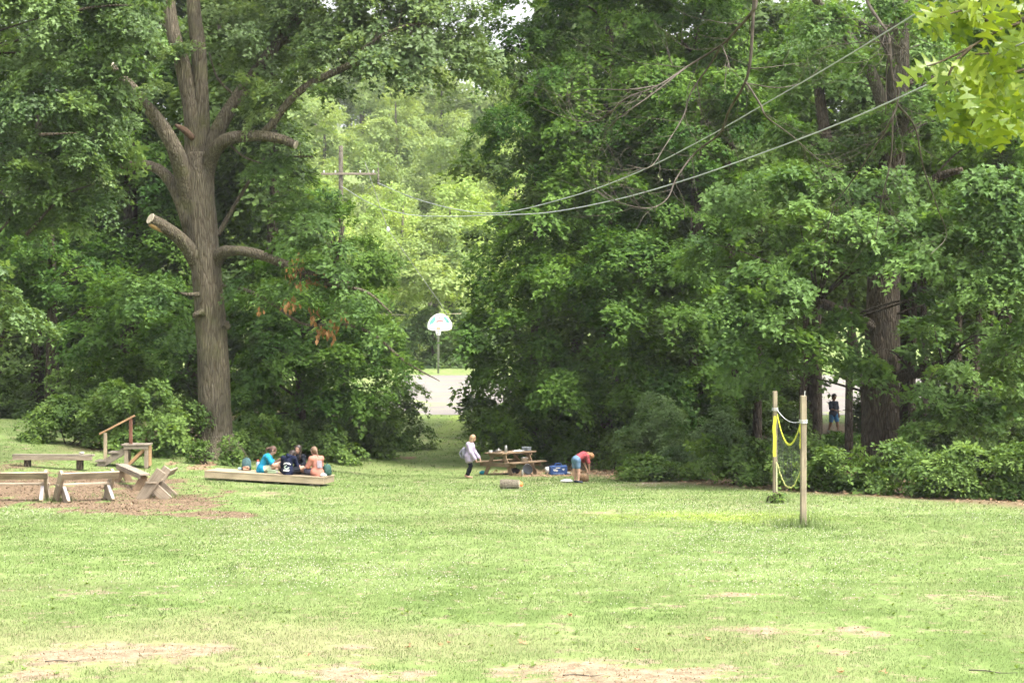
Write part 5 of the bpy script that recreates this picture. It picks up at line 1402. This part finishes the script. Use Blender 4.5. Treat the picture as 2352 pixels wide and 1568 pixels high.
q_ = G(1305, 1089); o = crumple('grey_cloth', 'small grey cloth lying right of the blue tote', 'cloth', on(q_.x, q_.y), (.09, .07, .035), plain('grey_rag', (.33, .36, .36), .9, .1), 12)

# child in a lilac jacket by the table end
STD = dict(pelvis=(0, 0, .72), chest=(0, .01, 1.00), neck=(0, .02, 1.14), head=(0, .05, 1.28), shoL=(-.14, .0, 1.06), shoR=(.14, .0, 1.06), elbL=(-.20, .04, .86), elbR=(.20, .04, .86), wriL=(-.19, .16, .68), wriR=(.19, .16, .68),
           hipL=(-.075, 0, .70), hipR=(.075, 0, .70), kneeL=(-.08, .03, .40), kneeR=(.08, .03, .40), ankL=(-.08, 0, .06), ankR=(.08, 0, .06), toeL=(-.09, .13, .028), toeR=(.09, .13, .028))
c = G(1077, 1098)
J = pose(STD, pelvis=(0, .02, .70), chest=(0, .06, .98), neck=(0, .09, 1.12), head=(0, .13, 1.25), elbL=(-.20, .14, .84), wriL=(-.14, .30, .64), elbR=(.19, .08, .82), wriR=(.18, .22, .62), kneeL=(-.07, .05, .38), ankL=(-.07, -.10, .07), toeL=(-.08, .02, .03), kneeR=(.07, .06, .39), ankR=(.07, -.02, .06), toeR=(.08, .11, .028), look=(-.15, 1, -.1))
person('child in a pale lilac jacket standing at the end of the picnic table', c, R(-96), J, 1.02, M_LILAC, M_BLK, H_LIGHT, None, SKIN, longsleeve=True, leg=1.85, hairkind='bob', hem=.13, shirt_ex=.026, extra='long')
b_ = backpack('grey backpack worn over the lilac jacket', c + Vector((-.155, .03, .62)), R(84), plain('grey_nylon', (.20, .20, .24), .7, .2), .26, .36, .13)

# child bending over in red
c = G(1325, 1109)
J = pose(STD, pelvis=(0, -.04, .72), chest=(0, .24, .84), neck=(0, .38, .84), head=(0, .50, .80), shoL=(-.14, .28, .82), shoR=(.14, .28, .82), elbL=(-.15, .36, .60), elbR=(.15, .34, .58), wriL=(-.08, .42, .40), wriR=(.08, .40, .38), hipL=(-.08, -.03, .70), hipR=(.08, -.03, .70), kneeL=(-.09, -.03, .39), kneeR=(.09, 0, .39), look=(0, .5, -1))
person('child in a red shirt and denim shorts bending over the grass', c, R(-58), J, 1.0, M_REDC, M_DENIM, H_GINGER, M_SHOED, SKIN, .8, leg=.66, hairkind='bob', hem=-.12, extra='crop')
q_ = G(1341, 1106)
o = empty('brown_bucket', on(q_.x, q_.y + .1), .2, 'round brown container on the ground beside the bending child', 'container')
mw = plain('brown_wicker', (.17, .105, .055), .85, .2, noise=.5, nscale=30, bump=.5, bscale=60)
MB().lathe([(.12, 0), (.16, .05), (.165, .14), (.15, .19), (.14, .185), (.14, .05)], 18).build('bowl', mw, o, True)
MB().tube(spline([(-.15, 0, .18), (-.08, 0, .30), (.08, 0, .30), (.15, 0, .18)], 5), .009, 6).build('handle', mw, o, True)
q_ = G(1302, 1107)
crumple('plastic_bag', 'white plastic bag lying on the grass by the bending child', 'bag', on(q_.x, q_.y), (.20, .11, .045), M_WHITE, 14)
# sawn log on the lawn with an orange ball behind it
q_ = G(1171, 1122)
o = empty('sawn_log', on(q_.x, q_.y), R(-6), 'short grey sawn log lying on the lawn before the table', 'log')
mb = MB().tube([(-.27, 0, .13), (-.1, 0, .135), (.1, 0, .13), (.27, 0, .125)], [.135, .14, .137, .13], 16, wob=.04, seed=4)
mb.build('log', barkmat('log_bark', (.13, .115, .09), (.22, .195, .155), zs=14, hs_=14, bump=.4), o, False)
for sx in (-1, 1): MB().tube([(sx * .268, 0, .128), (sx * .276, 0, .128)], [.126, .122], 16).build('sawn_end', M_CUT, o)
q_ = G(1190, 1119)
o = empty('ball', on(q_.x, q_.y + .10), 0, 'small orange and white ball beside the sawn log', 'ball')
MB().ball((0, 0, .10), .10, 16, 10).build('sphere', plain('orange_rubber', (.85, .20, .05), .5, .4), o, True)
MB().lathe([(.102, .085), (.1025, .1), (.102, .115)], 20, cap0=False, cap1=False).build('white_band', M_WHITE, o, True)
o.rotation_euler = (R(25), R(30), 0)
q_ = G(1978, 1118)
# weathered log at the foot of the right bushes
q_ = G(1882, 1124); mb = MB().tube([(-.45, 0, .08), (0, .02, .09), (.4, .0, .08)], [.08, .095, .07], 10, wob=.08, seed=9)
tag(mb.build('fallen_log', plain('pinkish_rotten_wood', (.30, .20, .15), .95, .1, noise=.4, nscale=12, bump=.5), None, True, loc=on(q_.x, q_.y), rot=(0, 0, .1)), 'pinkish weathered log lying at the foot of the bushes', 'log')

# ------------------------------------------------------------------ volleyball posts and sagging net
b1, b2 = G(1845, 1208), G(1780, 1153)
h1 = (1208 - 908) * b1.y / FV; h2 = (1153 - 898) * b2.y / FV
M_POST = wood('post_timber', (.22, .18, .125), (.38, .33, .245))
M_YEL = plain('yellow_tape', (.72, .74, .06), .6, .3, noise=.1)
M_ROPE = plain('white_rope', (.66, .68, .70), .8, .2)
M_NETS = plain('dark_net_cord', (.05, .055, .05), .9, .1)
def post(label, b, h, w):
    o = empty('net_post', b, R(8), label, 'post', 'volleyball posts')
    plank('timber', (0, 0, -.1), (0, 0, h), (0, 1, 0), w, w, M_POST, o)
    return o
post('near wooden volleyball post with a split top', b1, h1, .12)
post('far wooden volleyball post wrapped in yellow tape', b2, h2, .105)
A = b1 + Vector((-.06, .04, 0)); B = b2 + Vector((.05, -.04, 0))
vol = empty('volleyball_net', b1.lerp(b2, .5), 0, 'sagging yellow edged volleyball net hung between two wooden posts', 'net')
VO = vol.location.copy()
def zat(p, vy): return 4 + (CY - vy) / FV * p.y
def sagline(za, zb, sag, n=25):
    return [A.lerp(B, t) * 1 + Vector((0, 0, 0)) for t in np.linspace(0, 1, n)], [za + (zb - za) * t - sag * 4 * t * (1 - t) for t in np.linspace(0, 1, n)]
def line(vya, vyb, sag):
    ps, zs = sagline(zat(A, vya), zat(B, vyb), sag)
    return [Vector((p.x, p.y, z)) - VO for p, z in zip(ps, zs)]
top = line(972, 953, .60); bot = line(1080, 1062, .50); rope = line(968, 940, .13)
MB().tube(rope, .0075, 6).build('top_rope', M_ROPE, vol, True)
def strip(pts, w, name, m, jig=0):
    g = random.Random(3); vs, fs = [], []
    for i, p in enumerate(pts):
        j_ = g.uniform(-jig, jig)
        vs += [p + Vector((0, 0, w / 2 + j_)), p + Vector((0, 0, -w / 2 + j_)), p + Vector((.012, 0, -w / 2 + j_)), p + Vector((.012, 0, w / 2 + j_))]
    for i in range(len(pts) - 1):
        for k in range(4): fs.append((i * 4 + k, i * 4 + (k + 1) % 4, i * 4 + 4 + (k + 1) % 4, i * 4 + 4 + k))
    fs.append((0, 3, 2, 1)); q = len(vs) - 4; fs.append((q, q + 1, q + 2, q + 3))
    mb = MB(); mb.add(vs, fs); mb.build(name, m, vol)
strip(top, .055, 'top_tape', M_YEL); strip(bot, .035, 'bottom_tape', plain('pale_yellow_tape', (.66, .66, .22), .6, .3), .02)
for Q, v0, v1, w, nm in ((B, 955, 1048, .08, 'side_band'), (A, 965, 1030, .035, 'side_tape')):
    pz0, pz1 = zat(Q, v0), zat(Q, v1)
    g_ = random.Random(2); n = 8; vs, fs = [], []
    off = Vector((-.115, -.05, 0)) if nm == 'side_band' else Vector((-.02, -.02, 0))
    for i in range(n + 1):
        z = pz0 + (pz1 - pz0) * i / n; dx_ = g_.uniform(-.012, .012)
        for sx, sy in ((0, 0), (w, 0), (w, .012), (0, .012)): vs.append(Vector((Q.x + off.x + sx + dx_, Q.y + off.y - .03 + sy, z)) - VO)
    for i in range(n):
        for k in range(4): fs.append((i * 4 + k, i * 4 + (k + 1) % 4, i * 4 + 4 + (k + 1) % 4, i * 4 + 4 + k))
    fs.append((3, 2, 1, 0)); fs.append(tuple(n * 4 + k for k in range(4)))
    mb = MB(); mb.add(vs, fs); mb.build(nm, M_YEL, vol)
mb = MB(); nv = 60
for i in range(nv + 1):
    t = i / nv * (len(top) - 1); k = min(int(t), len(top) - 2); f = t - k
    a = top[k].lerp(top[k + 1], f); b = bot[k].lerp(bot[k + 1], f)
    mb.tube([a, a.lerp(b, .5) + Vector((random.uniform(-.05, .05), random.uniform(-.05, .05), 0)), b], .0018, 3, caps=False)
for r_ in range(1, 9):
    mb.tube([a.lerp(b, r_ / 9) + Vector((random.uniform(-.02, .02), 0, random.uniform(-.02, .02))) for a, b in zip(top, bot)], .0018, 3, caps=False)
tag(mb.build('net_cords', M_NETS, vol), kind='stuff')
for Q, vy in ((A, 967), (B, 939)):                        # rope lashed round each post
    c_ = Vector(((b1 if Q is A else b2).x, (b1 if Q is A else b2).y, zat(Q, vy))) - VO; r_ = .087 if Q is A else .076
    mb = MB()
    for q in range(3):
        pts = [c_ + Vector((r_ * math.cos(a), r_ * math.sin(a), (q - 1) * .028 + .01 * math.sin(a))) for a in np.linspace(0, 2 * math.pi, 13)]
        mb.tube(pts, .0065, 5)
    tag(mb.build('rope_lashing', M_ROPE, vol, True))
MB().tube([Vector((b2.x + .03, b2.y - .066, zat(b2, 1060))) - VO, Vector((b2.x + .035, b2.y - .068, zat(b2, 1128))) - VO], .014, 6).build('loose_tape_end', plain('pale_tape', (.70, .72, .40), .6, .2), vol)
MB().tube([b1 + Vector((.03, 0, h1 - .02)) - VO, b1 + Vector((.035, 0, h1 + .10)) - VO], .008, 6).build('top_hook', M_WHITE, vol)
# seedling at the far post's foot
hedge_shrub(1783, 1128, 1150, 18, M_SHRUB, 'tiny leafy seedling at the foot of the far volleyball post', 640, .09, R0=.12, cov=.35, name='seedling', d=b2.y - .25, tint0=.7)

# ------------------------------------------------------------------ basketball hoop beyond the wood
hb = on((1006 - CX) / FV * 139, 139)
hp_ = empty('basketball_hoop', hb, 0, 'basketball hoop with a white fan shaped backboard beyond the gap', 'hoop')
M_GALV = plain('galvanised_pole', (.36, .35, .34), .5, .5, metal=.3, noise=.15)
MB().tube([(0, .55, -.2), (0, .55, 3.2), (0, .30, 3.45)], [.07, .07, .06], 10).build('pole', M_GALV, hp_, True)
fan = [(-.80, 3.02), (-.84, 3.25), (-.80, 3.48), (-.66, 3.74), (-.44, 3.94), (-.2, 4.06), (0, 4.10), (.2, 4.06), (.44, 3.94), (.66, 3.74), (.80, 3.48), (.84, 3.25), (.80, 3.02), (.55, 2.93), (0, 2.90), (-.55, 2.93)]
fan = [(x + .12, z) for x, z in fan]
bd = MB().prism(fan, .22, .27).build('backboard', M_WHITE, hp_)
MG_ = plain('sea_green_print', (.16, .46, .40), .5, .4, noise=.3, nscale=5); MR_ = plain('faded_red_print', (.62, .22, .22), .5, .4, noise=.3)
MB().prism([(x + .12, z) for x, z in [(-.74, 3.28), (-.66, 3.55), (-.50, 3.76), (-.32, 3.90), (-.30, 3.62), (-.48, 3.40)]], .217, .219).build('green_print', MG_, bd)
MB().prism([(x + .12, z) for x, z in [(.20, 3.90), (.44, 3.80), (.60, 3.62), (.66, 3.40), (.46, 3.46), (.32, 3.66)]], .217, .219).build('green_print', MG_, bd)
MB().prism([(x + .12, z) for x, z in [(-.26, 3.58), (.0, 3.66), (.24, 3.60), (.22, 3.48), (0, 3.54), (-.24, 3.46)]], .217, .219).build('red_print', MR_, bd)
MB().prism([(x + .12, z) for x, z in [(-.05, 3.70), (-.03, 3.92), (.03, 3.92), (.05, 3.70)]], .217, .219).build('red_print', MR_, bd)
rim = [Vector((.02 + .23 * math.cos(a), -.03 + .23 * math.sin(a), 3.05)) for a in np.linspace(0, 2 * math.pi, 25)]
MB().tube(rim, .014, 6).build('rim', plain('orange_rim', (.75, .20, .04), .5, .4), hp_, True)
MB().box((.02, .21, 3.04), (.22, .02, .16), ch=.004).build('rim_bracket', plain('orange_plate', (.75, .24, .06), .5, .4), hp_)
mb = MB()
for i in range(12):
    a0 = 2 * math.pi * i / 12
    for sgn in (-1, 1):
        pts = [Vector((.02 + (.23 - .11 * t) * math.cos(a0 + sgn * t * 1.0), -.03 + (.23 - .11 * t) * math.sin(a0 + sgn * t * 1.0), 3.05 - .45 * t)) for t in (0, .25, .5, .75, 1)]
        mb.tube(pts, .010, 4)
tag(mb.build('net', M_WHITE, hp_), kind='stuff')

# ------------------------------------------------------------------ pole and overhead cables
ub = on((783 - CX) / FV * 116, 116); ut = P(783, 335, 116)
up_ = empty('utility_pole', ub, 0, 'weathered wooden utility pole half hidden behind the oak leaves', 'utility pole')
hh_ = ut.z - ub.z
MB().tube([(0, 0, -.3), (0, 0, hh_ * .5), (0, 0, hh_)], [.17, .145, .12], 12).build('pole', M_BARKG, up_, True)
zc = P(783, 400, 116).z - ub.z
plank('crossarm', (-1.1, -.16, zc), (2.0, -.16, zc), (0, 0, 1), .12, .10, M_WOODG, up_)
for x in (-.95, -.3, 1.1, 1.85): MB().lathe([(.03, zc + .06), (.05, zc + .09), (.035, zc + .13), (.05, zc + .16), (.02, zc + .2)], 10, c=(x, -.16, 0)).build('insulator', M_WHITE, up_, True)
M_CABLE = plain('pale_cable', (.40, .42, .43), .6, .3)
def cable(label, pts, a, b, r=.0105, name='overhead_cable', near=None):
    out = []
    for vx, vy in pts:
        d = 4704 * a / (vx - 1176 - 4704 * b); out.append(P(vx, vy, d))
    if near is not None:
        e = out[0] - out[1]; out.insert(0, out[0] + e * near)
    sp = spline(out, 8); o0 = sp[0].copy()
    n = len(sp)
    MBx = MB().tube([p - o0 for p in sp], [.0029 + .00013 * max(0, sp[i].y) for i in range(n)], 6)
    return tag(MBx.build(name, M_CABLE, None, True, loc=o0), label, 'cable', 'cables to the utility pole')
cable('upper pale cable sweeping down from the top right corner', [(2115, 25), (1930, 138), (1750, 243), (1600, 328), (1450, 402), (1300, 455), (1150, 489), (1060, 483), (990, 467), (930, 447), (868, 420)], 2.897, -.0901, near=1.5)
cable('lower pale cable running just under the other one', [(2330, 108), (2150, 186), (1950, 275), (1750, 352), (1560, 418), (1400, 462), (1250, 489), (1130, 494), (1020, 497), (930, 491), (850, 467), (785, 428)], 3.188, -.1117, near=1.5)
gw = empty('guy_wire', P(838, 372, 116), 0, 'thin slanting guy wire above the basketball hoop', 'wire')
g0 = P(838, 372, 116)
MB().tube([g0 - g0, P(890, 525, 121) - g0, P(1008, 692, 132) - g0, P(1050, 760, 138) - g0], .02, 5).build('wire', M_GALV, gw, True)
MB().ball(P(891, 527, 121) - g0, (.10, .10, .16), 8, 6).build('insulator', M_WHITE, gw, True)
w0 = P(860, 722, 146)
tag(MB().tube([w0 - w0, P(930, 723, 146) - w0, P(1000, 722, 146) - w0, P(1060, 720, 146) - w0], .025, 5).build('thin_wire', plain('pale_wire', (.5, .46, .3), .7, .2), None, True, loc=w0), 'thin pale wire crossing level behind the backboard', 'wire')

# ------------------------------------------------------------------ the walker behind the right wood
c = on((1914 - CX) / FV * 92, 92)
J = pose(STD, elbL=(-.20, .0, .86), wriL=(-.18, .08, .66), elbR=(.2, .1, .86), wriR=(.12, .22, .82), kneeL=(-.08, .12, .40), ankL=(-.08, .16, .07), toeL=(-.09, .29, .04), kneeR=(.08, -.02, .40), ankR=(.08, -.16, .09), toeR=(.09, -.05, .03))
person('person in bright blue shorts and dark shirt walking behind the right wood', c, R(-150), J, 1.28, M_SLATE, M_BLUES, H_DARK, M_SHOEW, SKINT, .9, leg=.85, hairkind='plain')

# ------------------------------------------------------------------ the near oak: leafy bough and bare twigs hanging into the top of the picture
nb = on(6.9, 11)
near = empty('near_oak', nb, 0, 'near oak bough with bright lobed leaves and bare twigs at top right', 'tree')
def loc(p): return Vector(p) - nb
MB().tube([loc(q) for q in spline([nb + Vector((0, 0, -.3)), nb + Vector((.05, 0, 2)), nb + Vector((0, .1, 6)), nb + Vector((-.1, .2, 11))], 6)], lerp_list([.5, .4, .33, .2], 19), 18, wob=.05, seed=2).build('trunk', M_BARK, near, True)
def nbranch(name, pts, r0, r1, n=6, m=None):
    sp = spline(pts, 6)
    MB().tube([loc(q) for q in sp], lerp_list([r0, (r0 + r1) / 2, r1], len(sp)), n, wob=.08, seed=len(sp)).build(name, m or M_TWIG, near, True)
    return sp
nbranch('limb', [nb + Vector((-.1, .1, 6.6)), P(2500, -260, 12), P(2200, -190, 12.6), P(1960, -120, 13), P(1740, -110, 13.2), P(1500, -150, 13.5)], .16, .05, 10, M_BARK)
nbranch('limb', [nb + Vector((-.1, .0, 5.2)), P(2620, -60, 10), P(2440, 20, 9.4), P(2352, 50, 9.1)], .10, .022, 8, M_BARK)
leafy = []
for pl in ([(2352, 50), (2290, 72), (2230, 108), (2165, 140), (2130, 152)], [(2290, 72), (2250, 35), (2210, 25), (2160, 40)], [(2430, 150), (2352, 160), (2290, 185), (2240, 215)], [(2352, 50), (2330, 20), (2280, -10), (2200, -30)], [(2230, 108), (2190, 150), (2170, 200)], [(2290, 185), (2250, 240), (2230, 290)], [(2430, 200), (2370, 240), (2320, 270), (2280, 300)], [(2352, 100), (2300, 120), (2240, 125)]):
    sp = nbranch('leafy_twig', [P(a, b, 9.1 + .002 * (a - 2250)) for a, b in pl], .010, .003, 5, M_TWIGG); leafy.append(sp)
Z = lambda zx, zy, d=13.0: P(1223 + zx / 2.083, zy / 2.083, d)
g = random.Random(21)
def deadtwig(start, dirv, L, r, depth):
    pts = [start]; d = dirv.normalized()
    n = 6; curl = Vector((g.uniform(-.3, .3), g.uniform(-.3, .3), g.uniform(.1, .45)))
    for i in range(n):
        d = (d + curl * .28 + Vector((g.uniform(-.2, .2), g.uniform(-.2, .2), g.uniform(-.2, .2)))).normalized()
        pts.append(pts[-1] + d * L / n)
    MB().tube([loc(q) for q in spline(pts, 2)], lerp_list([r, r * .7, r * .35], 13), 4).build('dead_twig', M_TWIG, near, True)
    if depth:
        for q in range(g.randint(1, 3)):
            k = g.randint(1, n - 1)
            dd = (pts[k + 1] - pts[k]).normalized(); sd = dd.cross(Vector((0, 1, 0))) * g.choice((-1, 1))
            deadtwig(pts[k], dd * .8 + sd + Vector((0, g.uniform(-.5, .5), 0)), L * g.uniform(.35, .6), r * .6, depth - 1)
DB = [([(1085, -260), (1070, 0), (1050, 60), (980, 140), (905, 215), (740, 320), (600, 410), (450, 470), (370, 545)], .017, .004),
      ([(1075, -150), (1058, 40), (1045, 260), (1020, 390), (940, 530), (895, 640), (780, 730), (690, 850), (645, 950), (560, 995), (420, 970), (320, 900)], .015, .003),
      ([(905, 215), (850, 310), (760, 440), (720, 560), (640, 690), (560, 800), (450, 790)], .009, .003), ([(905, 215), (935, 290), (945, 345)], .007, .003),
      ([(1020, 390), (1090, 500), (1120, 560), (1240, 650), (1340, 740), (1430, 800), (1540, 770)], .009, .003),
      ([(1540, -230), (1600, 0), (1660, 100), (1710, 190), (1695, 330), (1690, 550)], .018, .004),
      ([(1708, 185), (1720, 360), (1745, 400), (1745, 500), (1690, 620), (1560, 820), (1480, 930), (1420, 990)], .013, .003),
      ([(1745, 500), (1830, 610), (1870, 800), (1940, 1000), (1980, 1130), (1900, 1220)], .009, .0025),
      ([(1725, 540), (1715, 760), (1670, 960), (1640, 1150)], .008, .0025), ([(600, 410), (450, 430), (250, 430), (130, 470)], .006, .002), ([(450, 470), (300, 580), (150, 560), (45, 515)], .006, .002),
      ([(740, 320), (560, 460), (420, 560), (340, 640)], .007, .0025), ([(1850, 215), (1780, 235), (1715, 200)], .005, .004), ([(1040, 330), (1150, 320), (1290, 300)], .005, .002), ([(1030, 400), (1180, 420), (1300, 390), (1380, 320)], .005, .002), ([(1710, 190), (1560, 100), (1480, 80)], .005, .002), ([(1690, 200), (1500, 210), (1350, 240)], .005, .002)]
for pts, r0, r1 in DB:
    sp = nbranch('dead_branch', [Z(a, b, 13 + .4 * math.sin(a * .01)) for a, b in pts], r0 * .8, r1 * .7, 6)
    for q in range(max(3, len(sp) // 3)):
        k = g.randint(len(sp) // 4, len(sp) - 2)
        if sp[k].z > 7.0 or sp[k].x > 2.6: continue
        dd = (sp[k + 1] - sp[k]).normalized(); sd = dd.cross(Vector((0, 1, 0))) * g.choice((-1, 1))
        deadtwig(sp[k], dd + sd * .7 + Vector((0, g.uniform(-.4, .4), 0)), g.uniform(.25, .65), r1 * .62, 1)
# lobed leaves, each its own piece
HALF = [(.0, .0), (.10, .010), (.17, .03), (.22, .15), (.27, .21), (.28, .12), (.30, .045), (.36, .035), (.42, .17), (.50, .31), (.54, .36), (.54, .24), (.53, .12), (.55, .05), (.60, .04), (.65, .13), (.73, .25), (.78, .29), (.77, .18), (.75, .07), (.80, .04), (.86, .07), (.91, .13), (.92, .05), (1, 0)]
def lobed(seed):
    g = random.Random(seed); vs, fs, T = [], [], []
    bend = g.uniform(.08, .30); fold = g.uniform(.05, .35); tw = g.uniform(-.3, .3)
    zf = lambda x: -bend * x * x
    mid = [(x, 0, zf(x)) for x, y in HALF]
    n = len(HALF); vs += mid
    for sg in (1, -1):
        off = len(vs); k_ = g.uniform(.85, 1.1)
        for x, y in HALF: vs.append((x - .0 + g.uniform(-.012, .012), sg * y * k_, zf(x) + fold * y + tw * sg * y * x))
        for i in range(n - 1):
            a = (i, i + 1, off + i + 1, off + i)
            fs.append(a if sg < 0 else a[::-1])
    me = bpy.data.meshes.new('oak_leaf'); me.from_pydata(vs, [], fs); me.materials.append(M_NEARL)
    a = me.attributes.new('tint', 'FLOAT', 'POINT'); t = g.uniform(.2, .9); a.data.foreach_set('value', [t] * len(vs))
    for p in me.polygons: p.use_smooth = True
    return me
LM = [lobed(s) for s in range(8)]
spots = []
for sp in leafy:
    for p in sp[2:]: spots.append((p, 1))
regions = [(2250, 0, 110, 18, 18), (2300, 90, 60, 35, 13), (2200, 160, 50, 35, 18), (2270, 215, 80, 45, 34), (2330, 190, 35, 45, 12), (2300, 270, 60, 25, 16), (2150, 10, 40, 12, 5), (2215, 240, 30, 35, 8), (2340, 30, 30, 30, 5)]
for cx_, cy_, rx_, ry_, n in regions:
    for q in range(n):
        a = g.uniform(0, 6.28); r_ = math.sqrt(g.random())
        spots.append((P(cx_ + 14 + rx_ * r_ * math.cos(a), cy_ + ry_ * r_ * math.sin(a), 9.1 + g.uniform(-.28, .28)), 0))
for p, on_twig in spots[:290]:
    if on_twig and g.random() < .72: continue
    o = link('leaf', g.choice(LM), near, loc(p))
    d = Vector((g.uniform(-1, .8), g.uniform(-.35, .25), g.uniform(-1.0, .0))).normalized()
    nrm = Vector((g.gauss(0, .35), -.9 + g.gauss(0, .3), .5 + g.gauss(0, .25))).normalized()
    y = nrm.cross(d).normalized(); z = d.cross(y)
    o.rotation_euler = Matrix((d, y, z)).transposed().to_euler()
    s = g.uniform(.125, .185); o.scale = (s, s, s)

# ------------------------------------------------------------------ small things on the near lawn
M_DRY = leafmat('dry_leaf', (.20, .11, .055), (.30, .17, .09), trans=.15)
def fallen(seed):
    me = lobed(50 + seed); me.materials.clear(); me.materials.append(M_DRY)
    for v in me.vertices:
        x, y, z = v.co
        v.co = (x - .5, y * .8, .10 + .7 * y * y + .35 * (x - .5) ** 2 * (1 if seed % 2 else -.5) + .1 * math.sin(x * 9 + seed))
    return me
FM = [fallen(s) for s in range(4)]
for i, (vx, vy) in enumerate([(1310, 1415), (1197, 1477), (1463, 1494), (1712, 1505), (1877, 1488), (1930, 1545), (1205, 1480), (1030, 1478), (705, 1508), (850, 1530), (1625, 1470), (2030, 1547), (940, 1487), (1010, 1483)]):
    p = G(vx, vy)
    o = link('fallen_leaf', FM[i % 4], None, on(p.x, p.y, .012), (g.uniform(-.3, .3), g.uniform(-.3, .3), g.uniform(0, 6.28)))
    s = g.uniform(.11, .17); o.scale = (s, s, s)
    tag(o, 'curled brown dead leaf lying on the near lawn', 'leaf', 'dead leaves on the near lawn')
for i, (vx, vy, L, rz, lb) in enumerate([(2280, 1545, .6, -.6, 'thin bent twig in the grass at lower right'), (1340, 1553, .5, -.15, 'dark stick on the bare soil at the bottom centre'), (150, 1520, .5, .05, 'dry stick along the near edge of the left soil patch')]):
    p = G(vx, vy); mb = MB().tube(spline([(-L / 2, 0, .012), (-.1, .02, .02), (.1, -.015, .014), (L / 2, .03, .03)], 4), lerp_list([.008, .007, .003], 13), 6)
    tag(mb.build('fallen_twig', M_TWIG, None, True, loc=on(p.x, p.y), rot=(0, 0, rz)), lb, 'twig')

# ------------------------------------------------------------------ thin summer haze over the whole place
m, nt, out = mat('thin_haze')
pv = nd(nt, 'ShaderNodeVolumePrincipled')
pv.inputs['Color'].default_value = (.93, .96, 1.0, 1)
pv.inputs['Density'].default_value = .00018
pv.inputs['Anisotropy'].default_value = .3
nt.links.new(pv.outputs[0], out.inputs['Volume'])
tag(MB().box((0, 320, 43), (820, 780, 92), ch=0.01).build('haze', m), 'thin pale haze in the air over the whole field', 'haze', kind='stuff')
